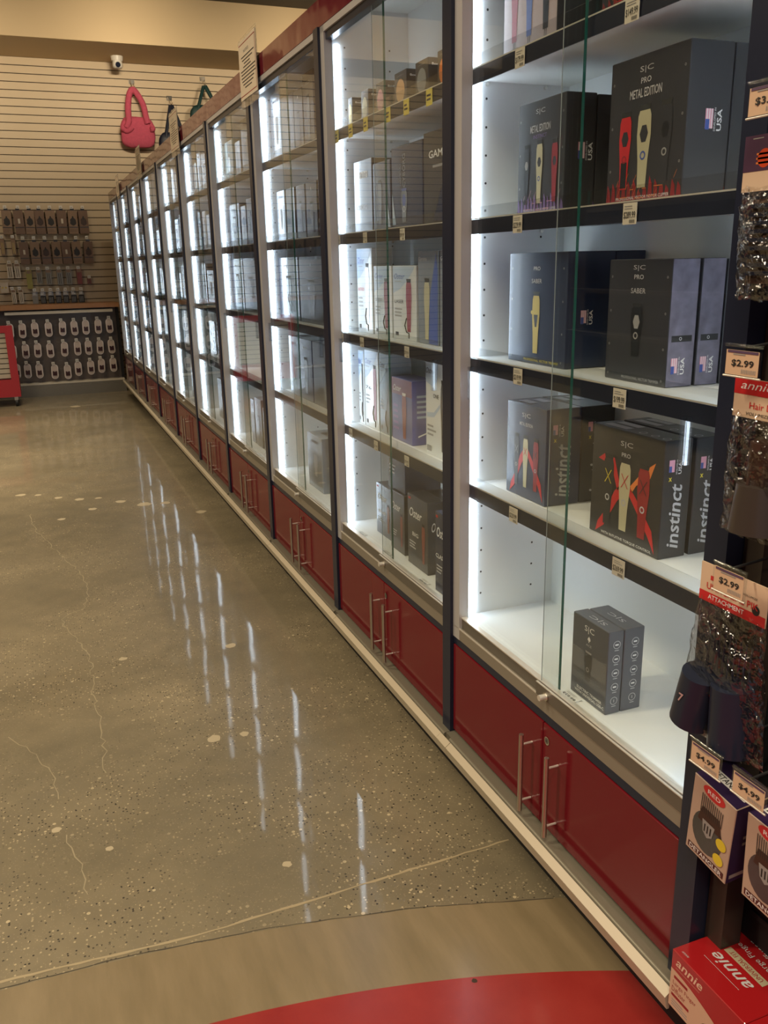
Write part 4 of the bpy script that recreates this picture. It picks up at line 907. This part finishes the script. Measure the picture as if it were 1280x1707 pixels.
# clear packs on the counter front
def bottle():
    t = empty('hair_clip_pack', (0, 0, 0)); w_, h = .075, .165; n_ = 9
    def cap(wr, z0, z1):
        r = wr; return [(r*math.cos(math.pi+math.pi*i/n_), z0+r+r*math.sin(math.pi+math.pi*i/n_)) for i in range(n_+1)]+[(r*math.cos(math.pi*i/n_), z1-r+r*math.sin(math.pi*i/n_)) for i in range(n_+1)]
    def slab(P, y0, y1, m_, b):
        k = len(P); b.add([(x, y0, z) for x, z in P]+[(x, y1, z) for x, z in P], [tuple(range(k)), tuple(range(2*k-1, k-1, -1))]+[(i, (i+1) % k, k+(i+1) % k, k+i) for i in range(k)], m_)
    b = MB(); slab(cap(w_/2, 0, h), .0, .004, mat('pack_rim_pale', (.80, .72, .68), .4), b); b.build('clear_shell', t)
    b = MB(); slab(cap(w_/2-.008, .008, h-.008), -.004, .0, mat('pack_card_pale', (.62, .52, .47), .5), b); b.build('insert_card', t)
    b = MB(); b.box(-w_*.30, w_*.30, -.012, -.004, h*.25, h*.50, mat('clips_maroon', (.05, .012, .014), .35)); b.box(-w_*.30, -w_*.08, -.013, -.005, h*.48, h*.54, mat('clips_maroon')); b.box(w_*.06, w_*.30, -.013, -.005, h*.48, h*.54, mat('clips_maroon')); b.build('hair_clips', t, label='dark maroon hair clips')
    return t
B0 = bottle()
ROWS = [('top', [-.241, -.116, .019, .160, .302, .436, .554, .688, .816], [.650, .650, .655, .652, .656, .655, .658, .66, .662], .165), ('middle', [-.239, -.109, .015, .150, .297, .441, .559, .683, .815], [.420, .424, .428, .42, .426, .430, .43, .428, .43], .165), ('bottom', [-.226, -.114, .010, .166, .307, .424, .561, .677, .812], [.21, .208, .2, .181, .171, .2, .205, .218, .222], .155)]
first = True
for rn, xs, zz, h in ROWS:
    for k, (x, z) in enumerate(zip(xs, zz)):
        if first: o = B0; first = False
        else: o = dup(B0)
        o.location = (x, 10.50, z); o.rotation_euler = (0, math.radians(R.uniform(-2, 4)), 0)
        tag(o, 'pale oval pack with maroon clips, %s from left in the %s row under the counter' % (ORD[k], rn), 'pack', 'oval hair clip packs under the counter')
        put_peg(x-.004, 10.488, z+.182, 'peg hook with ticket, %s from left, %s row under counter' % (ORD[k], rn), 'peg hooks under the counter')
# goods on the unseen left stretch of the wall, which the glass mirrors
for r_, z in ((0, 1.757), (1, 1.432)):
    for k in range(12): card(-.42-k*.135, z, .104, .245, k+r_, 'mirrored brown hairpiece card left of the photo, %s row, %s from right' % (('upper', 'lower')[r_], ORD[k]))

lg = empty('dark_shelving', (-2.8, 3.2, 0), label='long dark shelving unit across the aisle, mirrored in the nearest glass', category='shelving')
m = MB(); m.box(-.35, .1, -4.2, 3.4, 0, 1.75, blackm); m.box(-.36, .12, -4.2, 3.4, 1.75, 1.78, mat('shelf_dark', (.05, .045, .04), .5)); m.build('body', lg)
m = MB()
for z in (.4, .75, 1.1, 1.45): m.box(.10, .30, -4.2, 3.4, z, z+.03, mat('shelf_dark'))
m.build('shelves', lg)

put_peg(.669, 10.785, 1.29, 'peg hook over the lone small reddish card', 'peg hooks over slim packs')
# red rolling stand
st = empty('rolling_stand', (-.55, 9.85, 0), label='red rolling stand with pale slatted panel at the left photo edge', category='stand')
rp = mat('stand_red', (.42, .025, .035), .35)
m = MB(); m.box(-.40, -.325, -.03, .03, .28, .83, rp); m.box(.275, .35, -.03, .03, .28, .83, rp); m.box(-.325, .275, -.028, .028, .76, .83, rp); m.box(-.40, .35, -.03, .4, .10, .28, rp); m.build('red_frame', st)
m = MB(); m.box(-.325, .275, .005, .02, .29, .76, groove_m)
for k in range(9): m.box(-.325, .275, -.005, .006, .295+k*.052, .338+k*.052, mat('stand_slat', (.52, .46, .36), .5))
m.build('slatted_panel', st)
for x in (-.33, .30):
    for y in (.0, .36):
        c = MB().box(x-.018, x+.018, y-.02, y+.02, .065, .10, steel).build('caster', st)
        MB().cyl((x-.013, y, .036), (x+.013, y, .036), .036, blackm, 18).build('caster_wheel', c)

# handbags on the upper back wall
def fuzzy(m, cx, cz, hw, hh, th, mtl, seed, bot=1.05, topk=.95, Y=0):
    rr = random.Random(seed); n1, n2 = 28, 18; v = []
    for i in range(n2+1):
        ph = -math.pi/2+math.pi*i/n2
        for k in range(n1):
            a = 2*math.pi*k/n1
            sx = math.copysign(abs(math.cos(ph))**.45*abs(math.cos(a))**.6, math.cos(a)); sz = math.copysign(abs(math.sin(ph))**.6, math.sin(ph)); sy = math.copysign(abs(math.cos(ph))**.7*abs(math.sin(a))**.8, math.sin(a))
            kx = (bot+topk)/2+(topk-bot)/2*sz; j = 1+rr.uniform(-.025, .025)
            v.append((cx+sx*hw*kx*j, Y+sy*th*j, cz+sz*hh*j))
    m.add(v, [(i*n1+k, i*n1+(k+1) % n1, (i+1)*n1+(k+1) % n1, (i+1)*n1+k) for i in range(n2) for k in range(n1)], mtl, True)
pink = mat('fur_pink', (.60, .10, .17), .9, bump=1, bscale=120, var=.15, vscale=40)
pk = empty('fuzzy_handbag', (1.36, 10.76, 2.67), label='fluffy bright pink handbag hanging on the back wall', category='handbag')
m = MB(); fuzzy(m, 0, .165, .185, .16, .06, pink, 1); m.build('bag_body', pk)
def arc(pts, n=14):
    out = []
    for i in range(len(pts)-1):
        p0 = Vector(pts[max(i-1, 0)]); p1 = Vector(pts[i]); p2 = Vector(pts[i+1]); p3 = Vector(pts[min(i+2, len(pts)-1)])
        for k in range(n): t = k/n; out.append(.5*((2*p1)+(-p0+p2)*t+(2*p0-5*p1+4*p2-p3)*t*t+(-p0+3*p1-3*p2+p3)*t**3))
    out.append(Vector(pts[-1])); return out
m = MB(); m.tube(arc([(-.13, -.06, .20), (-.095, -.055, .27), (-.085, -.03, .42), (-.055, 0, .55), (-.015, .01, .605), (.03, 0, .56), (.08, -.03, .45), (.095, -.055, .33), (.11, -.06, .25)], 6), .033, pink, 12); m.build('handle', pk)
m = MB(); m.tube(arc([(-.14, -.03, .26), (-.165, -.05, .20), (-.12, -.062, .17), (-.06, -.06, .21)], 6), .028, pink, 10); m.tube(arc([(.14, -.03, .26), (.165, -.05, .20), (.13, -.062, .19)], 6), .026, pink, 10); m.build('handle_knot', pk)
def bag(name, x, z, hw, hh, mtl, top_, label):
    t = empty(name, (x, 10.78, z), label=label, category='handbag'); m = MB(); fuzzy(m, 0, 0, hw, hh, .05, mtl, 3); m.build('bag_body', t)
    m = MB(); m.tube([(-hw*.55, -.03, hh*.6), (-.01, 0, top_), (.01, 0, top_), (hw*.75, -.03, hh*.6)], .014, mtl, 8, 1.6); m.build('handle', t)
bag('navy_handbag', 1.755, 2.70, .17, .15, mat('bag_navy', (.012, .017, .035), .5), .43, 'navy handbag on the back wall, half hidden behind the second notice')
bag('teal_handbag', 2.15, 3.00, .19, .15, mat('bag_teal', (.010, .045, .045), .5), .35, 'dark teal handbag on the back wall, top right, behind the red header')
def whook(x, z, nm):
    m = MB(); m.tube([(-.018, .12, .10), (-.006, .0, .0), (.01, -.03, .015)], .004, chrome, 6); m.tube([(.022, .12, .08), (.008, .0, -.0)], .003, chrome, 6); m.box(-.03, .03, .118, .125, .06, .11, chrome)
    o = m.build('wire_hook', None, (x, 10.775, z)); tag(o, nm, 'hook', 'wire hooks on the slat wall')
whook(1.358, 3.29, 'wire hook that holds the pink handbag'); whook(1.76, 3.14, 'wire hook above the navy handbag'); whook(2.155, 3.36, 'wire hook that holds the dark teal handbag')
# dome camera
dc = empty('security_camera', (1.19, 10.6, 3.565), label='small white dome camera under the cream bulkhead', category='camera')
cw = mat('camera_white', (.7, .68, .62), .4)
MB().cyl((0, 0, 0), (0, 0, -.045), .066, cw, 24, .060).build('mount', dc)
m = MB(); fuzzy(m, 0, -.07, .052, .05, .052, cw, 9); m.build('eye_ball', dc)
MB().cyl((0, -.045, -.085), (0, -.060, -.092), .026, black, 16).build('lens', dc)
